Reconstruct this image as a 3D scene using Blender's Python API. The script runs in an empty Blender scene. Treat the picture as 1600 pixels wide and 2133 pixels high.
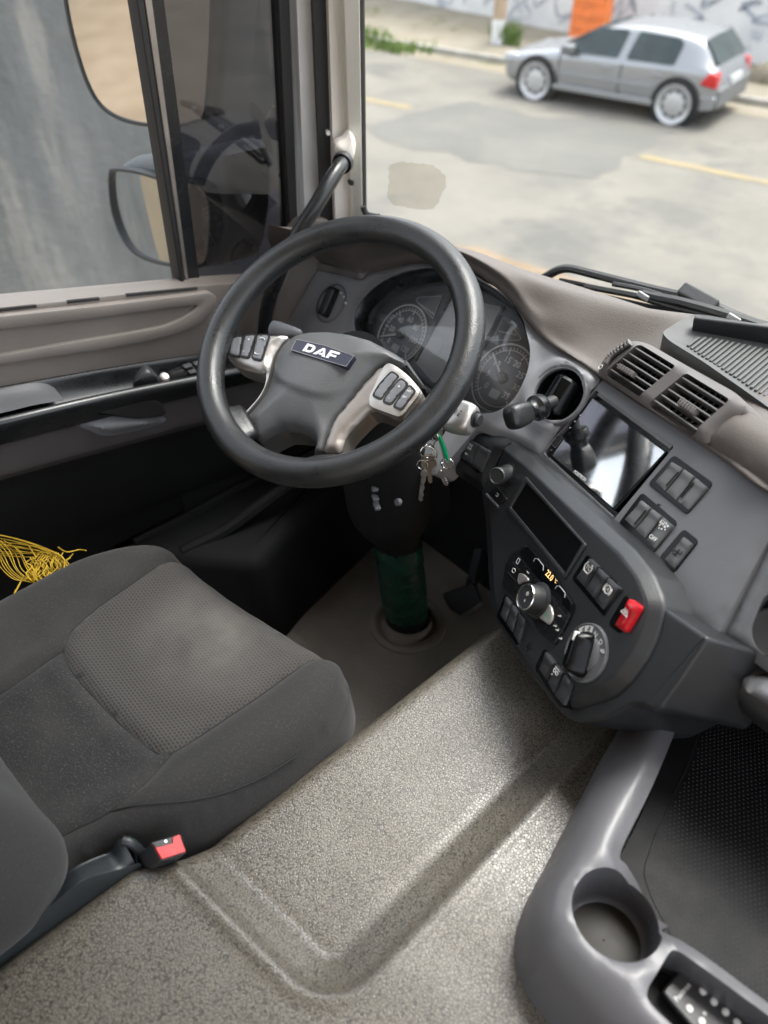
import bpy, math, random
from mathutils import Vector as V, Matrix, noise
from mathutils.geometry import delaunay_2d_cdt
random.seed(7)
S = bpy.context.scene
C = S.collection
rad = math.radians

# ---------------------------------------------------------------- camera, sky, sun, exposure
PITCH, YAW, FPX = 42.0, 48.0, 1600.0          # phone camera held above the passenger side, looking down and to the left
_p, _y = rad(PITCH), rad(YAW)
cR = V((math.cos(_y), math.sin(_y), 0))
_h = V((-math.sin(_y), math.cos(_y), 0))
cF = _h * math.cos(_p) - V((0, 0, 1)) * math.sin(_p)
cU = _h * math.sin(_p) + V((0, 0, 1)) * math.cos(_p)
cam = bpy.data.cameras.new('camera')
cam.sensor_fit = 'HORIZONTAL'; cam.sensor_width = 26.0; cam.lens = 26.0
cam.clip_start = 0.02; cam.clip_end = 400
cam.dof.use_dof = True; cam.dof.focus_distance = 1.08; cam.dof.aperture_fstop = 2.9
co = bpy.data.objects.new('camera', cam); C.objects.link(co)
co.matrix_world = Matrix(((cR.x, cU.x, -cF.x, 0), (cR.y, cU.y, -cF.y, 0), (cR.z, cU.z, -cF.z, 0), (0, 0, 0, 1)))
S.camera = co

SUN_EL, SUN_AZ = 64.0, 4.0                    # azimuth: degrees right of the truck's nose
W = bpy.data.worlds.new('World'); S.world = W; W.use_nodes = True
wn = W.node_tree.nodes; wl = W.node_tree.links
bg = wn['Background']
sky = wn.new('ShaderNodeTexSky'); sky.sky_type = 'NISHITA'; sky.sun_disc = False
sky.sun_elevation = rad(SUN_EL); sky.sun_rotation = rad(SUN_AZ)
sky.air_density = 1.0; sky.dust_density = 4.0; sky.ozone_density = 1.0
hs = wn.new('ShaderNodeHueSaturation'); hs.inputs['Saturation'].default_value = 0.30
wl.new(sky.outputs[0], hs.inputs['Color']); wl.new(hs.outputs[0], bg.inputs['Color'])
bg.inputs['Strength'].default_value = 0.14
sl = bpy.data.lights.new('sun', 'SUN'); sl.energy = .5; sl.angle = rad(24); sl.color = (1, 0.955, 0.89)
so = bpy.data.objects.new('sun', sl); C.objects.link(so)
_e, _a = rad(SUN_EL), rad(SUN_AZ)
so.rotation_euler = V((math.cos(_e) * math.sin(_a), math.cos(_e) * math.cos(_a), math.sin(_e))).to_track_quat('Z', 'Y').to_euler()
S.view_settings.view_transform = 'Standard'; S.view_settings.look = 'None'
S.view_settings.exposure = 2.2; S.view_settings.gamma = 1
S.cycles.use_denoising = True
S.cycles.max_bounces = 8; S.cycles.transparent_max_bounces = 12; S.cycles.caustics_reflective = False; S.cycles.caustics_refractive = False
S.cycles.sample_clamp_indirect = 4.0

# ---------------------------------------------------------------- measuring: a direction of view cut with a surface of the cab
def ray(x, y): return cR * ((x - 800) / FPX) + cU * ((1066.5 - y) / FPX) + cF
def cut(x, y, o, n):
    d = ray(x, y); return d * (o.dot(n) / d.dot(n))
def ax(x, y, v): d = ray(x, y); return d * (v / d.x)
def ay(x, y, v): d = ray(x, y); return d * (v / d.y)
def az(x, y, v): d = ray(x, y); return d * (v / d.z)

class Fr:
    """a flat working frame: origin o, axes u, v, normal n"""
    def __init__(s, o, u, n):
        s.o = V(o); s.n = V(n).normalized(); u = V(u); s.u = (u - s.n * u.dot(s.n)).normalized(); s.v = s.n.cross(s.u)
    def l(s, x, y, h=0):
        P = cut(x, y, s.o + s.n * h, s.n) - s.o; return (P.dot(s.u), P.dot(s.v))
    def ls(s, pts, h=0): return [s.l(x, y, h) for x, y in pts]
    def w(s, a, b, h=0): return s.o + s.u * a + s.v * b + s.n * h
    def at(s, a, b, h=0, rot=0):
        u = s.u * math.cos(rot) + s.v * math.sin(rot); return Fr(s.w(a, b, h), u, s.n)

def area(p): return 0.5 * sum(p[i - 1][0] * p[i][1] - p[i][0] * p[i - 1][1] for i in range(len(p)))
def ccw(p): return list(p) if area(p) > 0 else list(reversed(p))
def off(p, d):
    """inset a CCW polygon by d"""
    n = len(p); o = []
    for i in range(n):
        a, b, c = V(p[i - 1]), V(p[i]), V(p[(i + 1) % n])
        e1 = (b - a); e2 = (c - b)
        if e1.length < 1e-9: e1 = e2
        if e2.length < 1e-9: e2 = e1
        e1.normalize(); e2.normalize()
        n1 = V((-e1.y, e1.x)); n2 = V((-e2.y, e2.x)); m = n1 + n2
        if m.length < 1e-6: m = n1.copy()
        m.normalize(); k = d / max(0.45, m.dot(n1)); o.append((b.x + m.x * k, b.y + m.y * k))
    return o
def rnd(p, r, k=5):
    n = len(p); o = []
    for i in range(n):
        a, b, c = V(p[i - 1]), V(p[i]), V(p[(i + 1) % n])
        ri = r[i] if isinstance(r, (list, tuple)) else r
        d1 = min(ri, (a - b).length * .48); d2 = min(ri, (c - b).length * .48)
        A = b + (a - b).normalized() * d1; B = b + (c - b).normalized() * d2
        for j in range(k + 1):
            t = j / k; q = A * (1 - t) ** 2 + b * 2 * t * (1 - t) + B * t * t; o.append((q.x, q.y))
    return o
def cr(p, k=6, closed=False):
    """Catmull-Rom through points of any dimension"""
    P = [V(q) for q in p]; n = len(P); o = []
    m = n if closed else n - 1
    for i in range(m):
        if closed: a, b, c, d = P[i - 1], P[i], P[(i + 1) % n], P[(i + 2) % n]
        else: a, b, c, d = P[max(i - 1, 0)], P[i], P[i + 1], P[min(i + 2, n - 1)]
        for j in range(k):
            t = j / k; t2 = t * t; t3 = t2 * t
            o.append(0.5 * ((2 * b) + (c - a) * t + (2 * a - 5 * b + 4 * c - d) * t2 + (3 * b - a - 3 * c + d) * t3))
    if not closed: o.append(P[-1].copy())
    return o
def cr2(p, k=6): return [(q.x, q.y) for q in cr(p, k, True)]
def rect(u0, u1, v0, v1): return [(u0, v0), (u1, v0), (u1, v1), (u0, v1)]
def circ(r, n=32, cx=0, cy=0, ry=None): return [(cx + r * math.cos(2 * math.pi * i / n), cy + (ry or r) * math.sin(2 * math.pi * i / n)) for i in range(n)]
def inside(x, y, p):
    r = False; j = len(p) - 1
    for i in range(len(p)):
        if (p[i][1] > y) != (p[j][1] > y) and x < (p[j][0] - p[i][0]) * (y - p[i][1]) / (p[j][1] - p[i][1]) + p[i][0]: r = not r
        j = i
    return r
def dist(x, y, p, closed=True):
    best = 1e9; n = len(p)
    for i in range(0 if closed else 1, n):
        ax_, ay_ = p[i - 1]; bx, by = p[i]; dx, dy = bx - ax_, by - ay_; L = dx * dx + dy * dy
        t = 0 if L < 1e-14 else max(0, min(1, ((x - ax_) * dx + (y - ay_) * dy) / L))
        d = (x - ax_ - t * dx) ** 2 + (y - ay_ - t * dy) ** 2
        if d < best: best = d
    return math.sqrt(best)
def sm(t): t = max(0, min(1, t)); return t * t * (3 - 2 * t)

# ---------------------------------------------------------------- objects
class Thing:
    def __init__(s, name, label, cat, loc, group=None, kind=None):
        s.o = bpy.data.objects.new(name, None); C.objects.link(s.o); s.L = V(loc); s.o.location = s.L
        s.o.empty_display_size = .05
        s.o['label'] = label; s.o['category'] = cat
        if group: s.o['group'] = group
        if kind: s.o['kind'] = kind
_txt = {}
def glyphs(t, bold=0.0):
    k = (t, bold)
    if k in _txt: return _txt[k]
    c = bpy.data.curves.new('lettering', 'FONT'); c.body = t; c.align_x = 'CENTER'; c.align_y = 'CENTER'; c.size = 1; c.offset = bold; c.resolution_u = 3
    o = bpy.data.objects.new('lettering', c); C.objects.link(o)
    dg = bpy.context.evaluated_depsgraph_get(); dg.update()
    m = bpy.data.meshes.new_from_object(o.evaluated_get(dg))
    r = ([(v.co.x, v.co.y) for v in m.vertices], [tuple(p.vertices) for p in m.polygons])
    bpy.data.objects.remove(o); bpy.data.curves.remove(c); bpy.data.meshes.remove(m)
    _txt[k] = r; return r

class MB:
    def __init__(s): s.v = []; s.f = []
    def add(s, v, f):
        b = len(s.v); s.v += [V(q) for q in v]; s.f += [tuple(i + b for i in q) for q in f]; return s
    def rings(s, R, cap0=True, cap1=True, close=True):
        n = len(R[0]); v = [q for r in R for q in r]; f = []
        for i in range(len(R) - 1):
            for j in range(n if close else n - 1):
                k = (j + 1) % n; f.append((i * n + j, i * n + k, (i + 1) * n + k, (i + 1) * n + j))
        if cap0: f.append(tuple(reversed(range(n))))
        if cap1: f.append(tuple(range((len(R) - 1) * n, len(R) * n)))
        return s.add(v, f)
    def prism(s, p, fr, h0, h1, b=0.0, taper=0.0, back=True):
        """polygon pushed from h0 to h1 with a rounded upper edge of b"""
        p = ccw(p); R = [[fr.w(x, y, h0) for x, y in off(p, -taper) if 1] if taper else [fr.w(x, y, h0) for x, y in p]]
        if b > 0:
            for t in (0, 30, 60, 90):
                t = rad(t); q = off(p, b * (1 - math.cos(t))); R.append([fr.w(x, y, h1 - b + b * math.sin(t)) for x, y in q])
            q = off(p, b * 1.25); R.append([fr.w(x, y, h1) for x, y in q])
        else: R.append([fr.w(x, y, h1) for x, y in p])
        return s.rings(R, cap0=back)
    def ring(s, po, pi, fr, h0, h1, b=0.0, hi=None):
        """frame between two polygons of the same count, floor of the inside edge at hi"""
        po, pi = ccw(po), ccw(pi); hi = h0 if hi is None else hi
        R = [[fr.w(x, y, h0) for x, y in po]]
        if b > 0:
            R.append([fr.w(x, y, h1 - b) for x, y in po]); R.append([fr.w(x, y, h1 - b * .3) for x, y in off(po, b * .3)])
            R.append([fr.w(x, y, h1) for x, y in off(po, b)]); R.append([fr.w(x, y, h1) for x, y in off(pi, -b)])
            R.append([fr.w(x, y, h1 - b * .3) for x, y in off(pi, -b * .3)]); R.append([fr.w(x, y, h1 - b) for x, y in pi])
        else:
            R.append([fr.w(x, y, h1) for x, y in po]); R.append([fr.w(x, y, h1) for x, y in pi])
        R.append([fr.w(x, y, hi) for x, y in pi])
        return s.rings(R, cap0=False, cap1=False)
    def sheet(s, outer, fr, step, hf, holes=(), skirt=None, hole_skirt=None):
        """finely meshed sheet with height hf(u, v); skirt: depth of the side walls"""
        outer = ccw(outer)
        def dens(p):
            o = []
            for i in range(len(p)):
                a, b = V(p[i]), V(p[(i + 1) % len(p)]); k = max(1, int((b - a).length / step + .5))
                for j in range(k): q = a.lerp(b, j / k); o.append((q.x, q.y))
            return o
        loops = [dens(outer)] + [dens(ccw(h)) for h in holes]
        pts = []; edges = []; idx = []
        for lp in loops:
            b = len(pts); pts += lp; n = len(lp); edges += [(b + i, b + (i + 1) % n) for i in range(n)]; idx.append((b, n))
        xs = [p[0] for p in outer]; ys = [p[1] for p in outer]
        y = min(ys) + step * .5; r = 0
        while y < max(ys):
            x = min(xs) + step * (.25 if r % 2 else .75)
            while x < max(xs):
                if inside(x, y, outer) and not any(inside(x, y, h) for h in holes):
                    if min(dist(x, y, l) for l in loops) > step * .55: pts.append((x, y))
                x += step
            y += step * .87; r += 1
        ov, oe, of, *_ = delaunay_2d_cdt([V(p) for p in pts], edges, [], 0, 1e-7)
        F = []
        for t in of:
            cx = sum(ov[i].x for i in t) / len(t); cy = sum(ov[i].y for i in t) / len(t)
            if inside(cx, cy, outer) and not any(inside(cx, cy, h) for h in holes):
                a = area([(ov[i].x, ov[i].y) for i in t]); F.append(tuple(t) if a > 0 else tuple(reversed(t)))
        s.add([fr.w(q.x, q.y, hf(q.x, q.y)) for q in ov], F)
        def wall(lp, d, flip):
            n = len(lp); top = [fr.w(x, y, hf(x, y)) for x, y in lp]; bot = [fr.w(x, y, d) for x, y in lp]
            f = [(i, n + i, n + (i + 1) % n, (i + 1) % n) for i in range(n)]
            if flip: f = [tuple(reversed(q)) for q in f]
            s.add(top + bot, f)
        if skirt is not None: wall(loops[0], skirt, False)
        if hole_skirt is not None:
            for l in loops[1:]: wall(l, hole_skirt, True)
        return s
    def tube(s, P, r, k=12, closed=False, caps=True):
        P = [V(q) for q in P]; n = len(P); R = []; prev = None
        for i in range(n):
            if closed: t = P[(i + 1) % n] - P[i - 1]
            else: t = P[min(i + 1, n - 1)] - P[max(i - 1, 0)]
            t.normalize()
            if prev is None: a = t.orthogonal().normalized()
            else:
                a = prev - t * prev.dot(t); a = a.normalized() if a.length > 1e-6 else t.orthogonal().normalized()
            prev = a; b = t.cross(a); ri = r[i] if isinstance(r, (list, tuple)) else r
            R.append([P[i] + (a * math.cos(2 * math.pi * j / k) + b * math.sin(2 * math.pi * j / k)) * ri for j in range(k)])
        if closed:
            # match the twist of the last ring to the first
            m = min(range(k), key=lambda m: (R[-1][m] - R[0][0]).length)
            R.append([R[0][(j - m) % k] for j in range(k)]); return s.rings(R, False, False)
        return s.rings(R, caps, caps)
    def lathe(s, prof, fr, k=32, cap0=False, cap1=True):
        R = [[fr.w(r * math.cos(2 * math.pi * j / k), r * math.sin(2 * math.pi * j / k), h) for j in range(k)] for r, h in prof]
        return s.rings(R, cap0, cap1)
    def bar(s, a, b, w, t, up=V((0, 0, 1)), bev=0.0):
        a, b = V(a), V(b); d = (b - a); L = d.length; f = Fr((a + b) / 2, d, up)
        return s.prism(rect(-L / 2, L / 2, -w / 2, w / 2), f, -t / 2, t / 2, bev)
    def loft(s, rows, ku=6, kv=6, cu=False):
        """smooth surface through rows of points"""
        A = [cr(r, ku, cu) for r in rows]; cols = list(zip(*A)); G = [cr(c, kv) for c in cols]
        n = len(G[0]); m = len(G); v = [G[j][i] for i in range(n) for j in range(m)]; f = []
        for i in range(n - 1):
            for j in range(m if cu else m - 1):
                k = (j + 1) % m; f.append((i * m + j, i * m + k, (i + 1) * m + k, (i + 1) * m + j))
        return s.add(v, f)
    def grid(s, rows):
        m = len(rows[0]); v = [q for r in rows for q in r]; f = []
        for i in range(len(rows) - 1):
            for j in range(m - 1): f.append((i * m + j, i * m + j + 1, (i + 1) * m + j + 1, (i + 1) * m + j))
        return s.add(v, f)
    def text(s, t, fr, u, v, size, h, rot=0, bold=0.0, sx=1.0):
        gv, gf = glyphs(t, bold); c, n = math.cos(rot), math.sin(rot)
        return s.add([fr.w(u + (x * sx * c - y * n) * size, v + (x * sx * n + y * c) * size, h) for x, y in gv], gf)
    def flat(s, polys, fr, u, v, size, h, rot=0):
        c, n = math.cos(rot), math.sin(rot)
        for p in polys:
            s.add([fr.w(u + (x * c - y * n) * size, v + (x * n + y * c) * size, h) for x, y in p], [tuple(range(len(p)))])
        return s
    def build(s, name, mat, parent=None, label=None, ang=38, sub=0, root=None):
        """parent: Thing, or (Thing, part object) for a sub-part"""
        th = po = None
        if isinstance(parent, Thing): th, po = parent, parent.o
        elif parent: th, po = parent
        L = th.L if th else (V(root) if root is not None else V((0, 0, 0)))
        me = bpy.data.meshes.new(name); me.from_pydata([q - L for q in s.v], [], s.f); me.validate()
        me.polygons.foreach_set('use_smooth', [True] * len(me.polygons)); me.set_sharp_from_angle(angle=rad(ang))
        me.materials.append(mat); o = bpy.data.objects.new(name, me); C.objects.link(o)
        if po: o.parent = po
        elif root is not None: o.location = L
        if label: o['label'] = label
        if sub:
            m = o.modifiers.new('sub', 'SUBSURF'); m.levels = sub; m.render_levels = sub
        return o
def struct(o): o['kind'] = 'structure'; return o
def tag(o, label, cat, group=None, kind=None):
    o['label'] = label; o['category'] = cat
    if group: o['group'] = group
    if kind: o['kind'] = kind
    return o

# ---------------------------------------------------------------- materials
def mat(name, col, rough=.5, metal=0, spec=.5, coat=0, bump=None, var=None, wear=None, bumps=(), sheen=0, emit=None):
    """bump: (scale, strength mm-ish, type); var: (scale, amount) colour drift; wear: (scale, threshold, colour, rough)"""
    m = bpy.data.materials.new(name); m.use_nodes = True; N = m.node_tree.nodes; L = m.node_tree.links; b = N['Principled BSDF']
    c4 = (*col, 1); b.inputs['Base Color'].default_value = c4; b.inputs['Roughness'].default_value = rough; b.inputs['Metallic'].default_value = metal
    b.inputs['Specular IOR Level'].default_value = spec; b.inputs['Coat Weight'].default_value = coat; b.inputs['Coat Roughness'].default_value = .08
    if sheen: b.inputs['Sheen Weight'].default_value = sheen; b.inputs['Sheen Roughness'].default_value = .5
    tc = N.new('ShaderNodeTexCoord'); src = None
    if var:
        n = N.new('ShaderNodeTexNoise'); n.inputs['Scale'].default_value = var[0]; n.inputs['Detail'].default_value = 6; n.inputs['Roughness'].default_value = .62
        L.new(tc.outputs['Object'], n.inputs['Vector'])
        r = N.new('ShaderNodeMapRange'); r.inputs['From Min'].default_value = .3; r.inputs['From Max'].default_value = .7
        r.inputs['To Min'].default_value = 1 - var[1]; r.inputs['To Max'].default_value = 1 + var[1]; L.new(n.outputs['Fac'], r.inputs['Value'])
        x = N.new('ShaderNodeVectorMath'); x.operation = 'SCALE'; x.inputs[0].default_value = col; L.new(r.outputs[0], x.inputs['Scale'])
        src = x.outputs[0]
        rr = N.new('ShaderNodeMapRange'); rr.inputs['From Min'].default_value = .3; rr.inputs['From Max'].default_value = .7
        rr.inputs['To Min'].default_value = max(.02, rough - .07); rr.inputs['To Max'].default_value = min(1, rough + .09); L.new(n.outputs['Fac'], rr.inputs['Value'])
        L.new(rr.outputs[0], b.inputs['Roughness'])
    if wear:
        n = N.new('ShaderNodeTexNoise'); n.inputs['Scale'].default_value = wear[0]; n.inputs['Detail'].default_value = 8; n.inputs['Roughness'].default_value = .7
        L.new(tc.outputs['Object'], n.inputs['Vector'])
        r = N.new('ShaderNodeMapRange'); r.inputs['From Min'].default_value = wear[1]; r.inputs['From Max'].default_value = wear[1] + .1; L.new(n.outputs['Fac'], r.inputs['Value'])
        x = N.new('ShaderNodeMix'); x.data_type = 'RGBA'; L.new(r.outputs[0], x.inputs['Factor'])
        if src: L.new(src, x.inputs['A'])
        else: x.inputs['A'].default_value = c4
        x.inputs['B'].default_value = (*wear[2], 1); src = x.outputs['Result']
    if src: L.new(src, b.inputs['Base Color'])
    prev = None
    for bp in ([bump] if bump else []) + list(bumps):
        sc, st, ty = bp
        if ty == 'v':
            t = N.new('ShaderNodeTexVoronoi'); t.feature = 'SMOOTH_F1' ; t.inputs['Smoothness'].default_value = .6; h = t.outputs['Distance']
        else:
            t = N.new('ShaderNodeTexNoise'); t.inputs['Detail'].default_value = 3; h = t.outputs['Fac']
        t.inputs['Scale'].default_value = sc; L.new(tc.outputs['Object'], t.inputs['Vector'])
        bn = N.new('ShaderNodeBump'); bn.inputs['Strength'].default_value = st; bn.inputs['Distance'].default_value = .5 / sc
        L.new(h, bn.inputs['Height'])
        if prev: L.new(prev, bn.inputs['Normal'])
        prev = bn.outputs['Normal']
    if prev: L.new(prev, b.inputs['Normal'])
    if emit: b.inputs['Emission Color'].default_value = (*emit[0], 1); b.inputs['Emission Strength'].default_value = emit[1]
    return m
def nodes(m): return m.node_tree.nodes, m.node_tree.links, m.node_tree.nodes['Principled BSDF']
M = {}
M['black'] = mat('black plastic', (.020, .021, .023), .48, bump=(700, .25, 'v'), var=(9, .2))
M['satin'] = mat('satin black plastic', (.010, .011, .012), .28, var=(12, .2))
M['gloss'] = mat('gloss black plastic', (.004, .0045, .005), .16, spec=.22, var=(30, .3))
M['dark'] = mat('dark recess', (.006, .006, .007), .7)
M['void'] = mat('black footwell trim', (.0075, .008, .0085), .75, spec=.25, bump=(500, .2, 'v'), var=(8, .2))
M['fascia'] = mat('charcoal fascia plastic', (.125, .128, .138), .42, bump=(900, .22, 'v'), var=(7, .10))
M['console'] = mat('dark console plastic', (.018, .0195, .022), .38, bump=(900, .3, 'v'), var=(9, .15))
M['fascia_l'] = mat('grey cluster surround', (.25, .255, .27), .40, bump=(900, .2, 'v'), var=(7, .10))
M['pad'] = mat('soft brown grey dash skin', (.105, .090, .081), .6, bump=(520, .22, 'v'), var=(6, .10), bumps=((60, .04, 'n'),))
M['vent'] = mat('brown grey vent plastic', (.125, .115, .110), .40, var=(10, .08), bump=(900, .1, 'v'))
M['slat'] = mat('vent slat plastic', (.105, .10, .098), .36, var=(14, .1))
M['trim'] = mat('taupe door trim', (.20, .176, .158), .45, bump=(650, .28, 'v'), var=(6, .08))
M['browndk'] = mat('dark brown door plastic', (.055, .050, .050), .55, bump=(650, .2, 'v'), var=(6, .15))
M['pillar'] = mat('beige pillar trim', (.74, .70, .64), .65, bump=(600, .12, 'v'), var=(4, .06))
M['pillar_in'] = mat('grey pillar paint', (.64, .65, .65), .35, var=(5, .12))
M['rubber'] = mat('black rubber seal', (.012, .012, .013), .6, bump=(400, .3, 'n'))
M['wheel'] = mat('worn steering wheel rubber', (.017, .018, .019), .30, bump=(520, .30, 'v'), var=(14, .25), bumps=((90, .06, 'n'),))
M['hub'] = mat('steering hub plastic', (.085, .088, .092), .38, bump=(800, .42, 'v'), var=(12, .1))
M['silver'] = mat('worn silver trim', (.50, .48, .455), .36, metal=.75, var=(20, .10), wear=(55, .62, (.10, .09, .075), .6))
M['silver_dk'] = mat('warm grey trim', (.30, .27, .245), .38, metal=.6, var=(16, .12), wear=(50, .66, (.1, .09, .08), .6))
M['chrome'] = mat('polished metal', (.72, .72, .72), .16, metal=1)
M['steel'] = mat('scuffed steel', (.35, .34, .33), .32, metal=1, var=(80, .3))
M['brass'] = mat('worn key brass', (.30, .26, .21), .35, metal=1, var=(90, .3))
M['btn'] = mat('steering button plastic', (.15, .155, .17), .40, var=(20, .1))
M['btn_dk'] = mat('switch plastic', (.040, .042, .046), .38, var=(20, .12), bump=(900, .12, 'v'))
M['btn_gr'] = mat('grey switch plastic', (.105, .108, .110), .38, var=(20, .12), bump=(900, .12, 'v'))
M['mark'] = mat('white marking', (.80, .80, .78), .5)
M['markdim'] = mat('grey marking', (.50, .505, .51), .5)
M['amber'] = mat('lit amber digits', (.9, .6, .25), .4, emit=((1, .62, .22), .45))
M['red'] = mat('red button plastic', (.50, .008, .016), .28, coat=.4, var=(20, .1))
M['redbuckle'] = mat('red buckle plastic', (.50, .012, .014), .4, var=(40, .08))
M['green'] = mat('green plastic tag', (.0, .42, .16), .3, coat=.3)
M['traygrey'] = mat('grey tray plastic', (.112, .112, .120), .36, bump=(900, .18, 'v'), var=(5, .08), wear=(26, .735, (.06, .058, .06), .5))
M['dial'] = mat('dial face', (.12, .125, .145), .5, var=(30, .1))
M['dialblack'] = mat('cluster face', (.065, .07, .085), .35, var=(20, .2))
M['lcd'] = mat('unlit grey display', (.55, .58, .60), .25, var=(14, .15))
M['badge'] = mat('badge navy', (.012, .013, .030), .22, coat=.5)
M['badge_hi'] = mat('badge chrome letter', (.80, .80, .82), .22, metal=.5)
M['mirror'] = mat('mirror glass', (.86, .88, .88), .03, metal=1, wear=(70, .70, (.55, .53, .48), .5))
M['mirrorhood'] = mat('mirror housing plastic', (.20, .22, .23), .4, var=(9, .1))
M['floor'] = mat('worn cab floor mat', (.21, .19, .165), .5, var=(4, .35), bump=(300, .25, 'v'), wear=(22, .66, (.14, .125, .11), .6))
M['silver_car'] = mat('silver car paint', (.34, .35, .365), .22, metal=.6, coat=.5)
M['car_low'] = mat('grey bumper plastic', (.16, .165, .17), .45, var=(5, .1))
M['car_glass'] = mat('tinted car glass', (.025, .04, .042), .08, coat=.3, var=(4, .3))
M['tyre'] = mat('tyre rubber', (.018, .018, .018), .75)
M['rim'] = mat('bright alloy rim', (.55, .55, .55), .3, metal=.4)
M['rim_dk'] = mat('dark wheel dish', (.10, .10, .105), .35, metal=.5)  # one even dark tone behind the spokes
M['slot_shade'] = mat('painted slot shade', (.003, .003, .0035), .5, spec=.08)  # near-black colour carries the shade of an open slot
M['tail'] = mat('red tail lamp', (.55, .012, .01), .15, coat=.6, var=(12, .3))
M['lampclear'] = mat('clear head lamp', (.5, .52, .54), .1, coat=.6)
M['orange'] = mat('faded orange plastic', (.80, .20, .045), .5, var=(5, .2))
M['pole'] = mat('weathered pole', (.45, .34, .24), .8, var=(4, .25), bump=(30, .3, 'n'))
M['kerb'] = mat('concrete kerb', (.36, .34, .30), .85, var=(2.5, .2), bump=(60, .4, 'n'))
M['headliner'] = mat('pale grey headliner', (.66, .64, .60), .9, var=(4, .06))
M['fringe'] = mat('yellow cord', (.42, .27, .012), .65, var=(60, .25))
M['fabric_b'] = mat('dark bolster cloth', (.022, .021, .0208), .9, sheen=.06, bump=(1100, .8, 'n'), var=(5, .22), bumps=((70, .10, 'n'),))
M['seatplastic'] = mat('blue grey seat shroud', (.020, .025, .028), .42, bump=(700, .15, 'v'), var=(7, .15))
M['stitch'] = mat('dark seam thread', (.010, .010, .011), .8)

def glass(name, tint, dust, refl=1.0, ds=(3, .5, .75), dcol=(.55, .55, .52)):
    """thin window pane: clear, Fresnel reflection, dust film in patches"""
    m = bpy.data.materials.new(name); m.use_nodes = True; N = m.node_tree.nodes; L = m.node_tree.links; N.remove(N['Principled BSDF'])
    out = N['Material Output']; tr = N.new('ShaderNodeBsdfTransparent'); tr.inputs[0].default_value = (*tint, 1)
    gl = N.new('ShaderNodeBsdfGlossy'); gl.inputs['Roughness'].default_value = .02
    fr = N.new('ShaderNodeFresnel'); fr.inputs['IOR'].default_value = 1.48
    mu = N.new('ShaderNodeMath'); mu.operation = 'MULTIPLY'; mu.inputs[1].default_value = refl; mu.use_clamp = True; L.new(fr.outputs[0], mu.inputs[0])
    mx = N.new('ShaderNodeMixShader'); L.new(mu.outputs[0], mx.inputs[0]); L.new(tr.outputs[0], mx.inputs[1]); L.new(gl.outputs[0], mx.inputs[2])
    df = N.new('ShaderNodeBsdfDiffuse'); df.inputs[0].default_value = (*dcol, 1)
    tc = N.new('ShaderNodeTexCoord'); n = N.new('ShaderNodeTexNoise'); n.inputs['Scale'].default_value = ds[0]; n.inputs['Detail'].default_value = 8; L.new(tc.outputs['Object'], n.inputs['Vector'])
    r = N.new('ShaderNodeMapRange'); r.inputs['From Min'].default_value = ds[1]; r.inputs['From Max'].default_value = ds[2]; r.inputs['To Min'].default_value = dust * .3; r.inputs['To Max'].default_value = dust; L.new(n.outputs['Fac'], r.inputs['Value'])
    m2 = N.new('ShaderNodeMixShader'); L.new(r.outputs[0], m2.inputs[0]); L.new(mx.outputs[0], m2.inputs[1]); L.new(df.outputs[0], m2.inputs[2]); L.new(m2.outputs[0], out.inputs[0])
    return m
M['windscreen'] = glass('windscreen glass', (.93, .96, .95), .03, .6)
M['sidepane'] = glass('dusty side window', (.93, .95, .94), .18, .5, (2, .35, .8), (.36, .40, .42))
M['quarter'] = glass('tinted quarter glass', (.10, .10, .12), .02, 2.5, (4, .4, .8))
M['lens'] = glass('scuffed cluster lens', (.97, .97, .97), .10, 1.5, (14, .40, .75), (.8, .82, .85))

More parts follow.
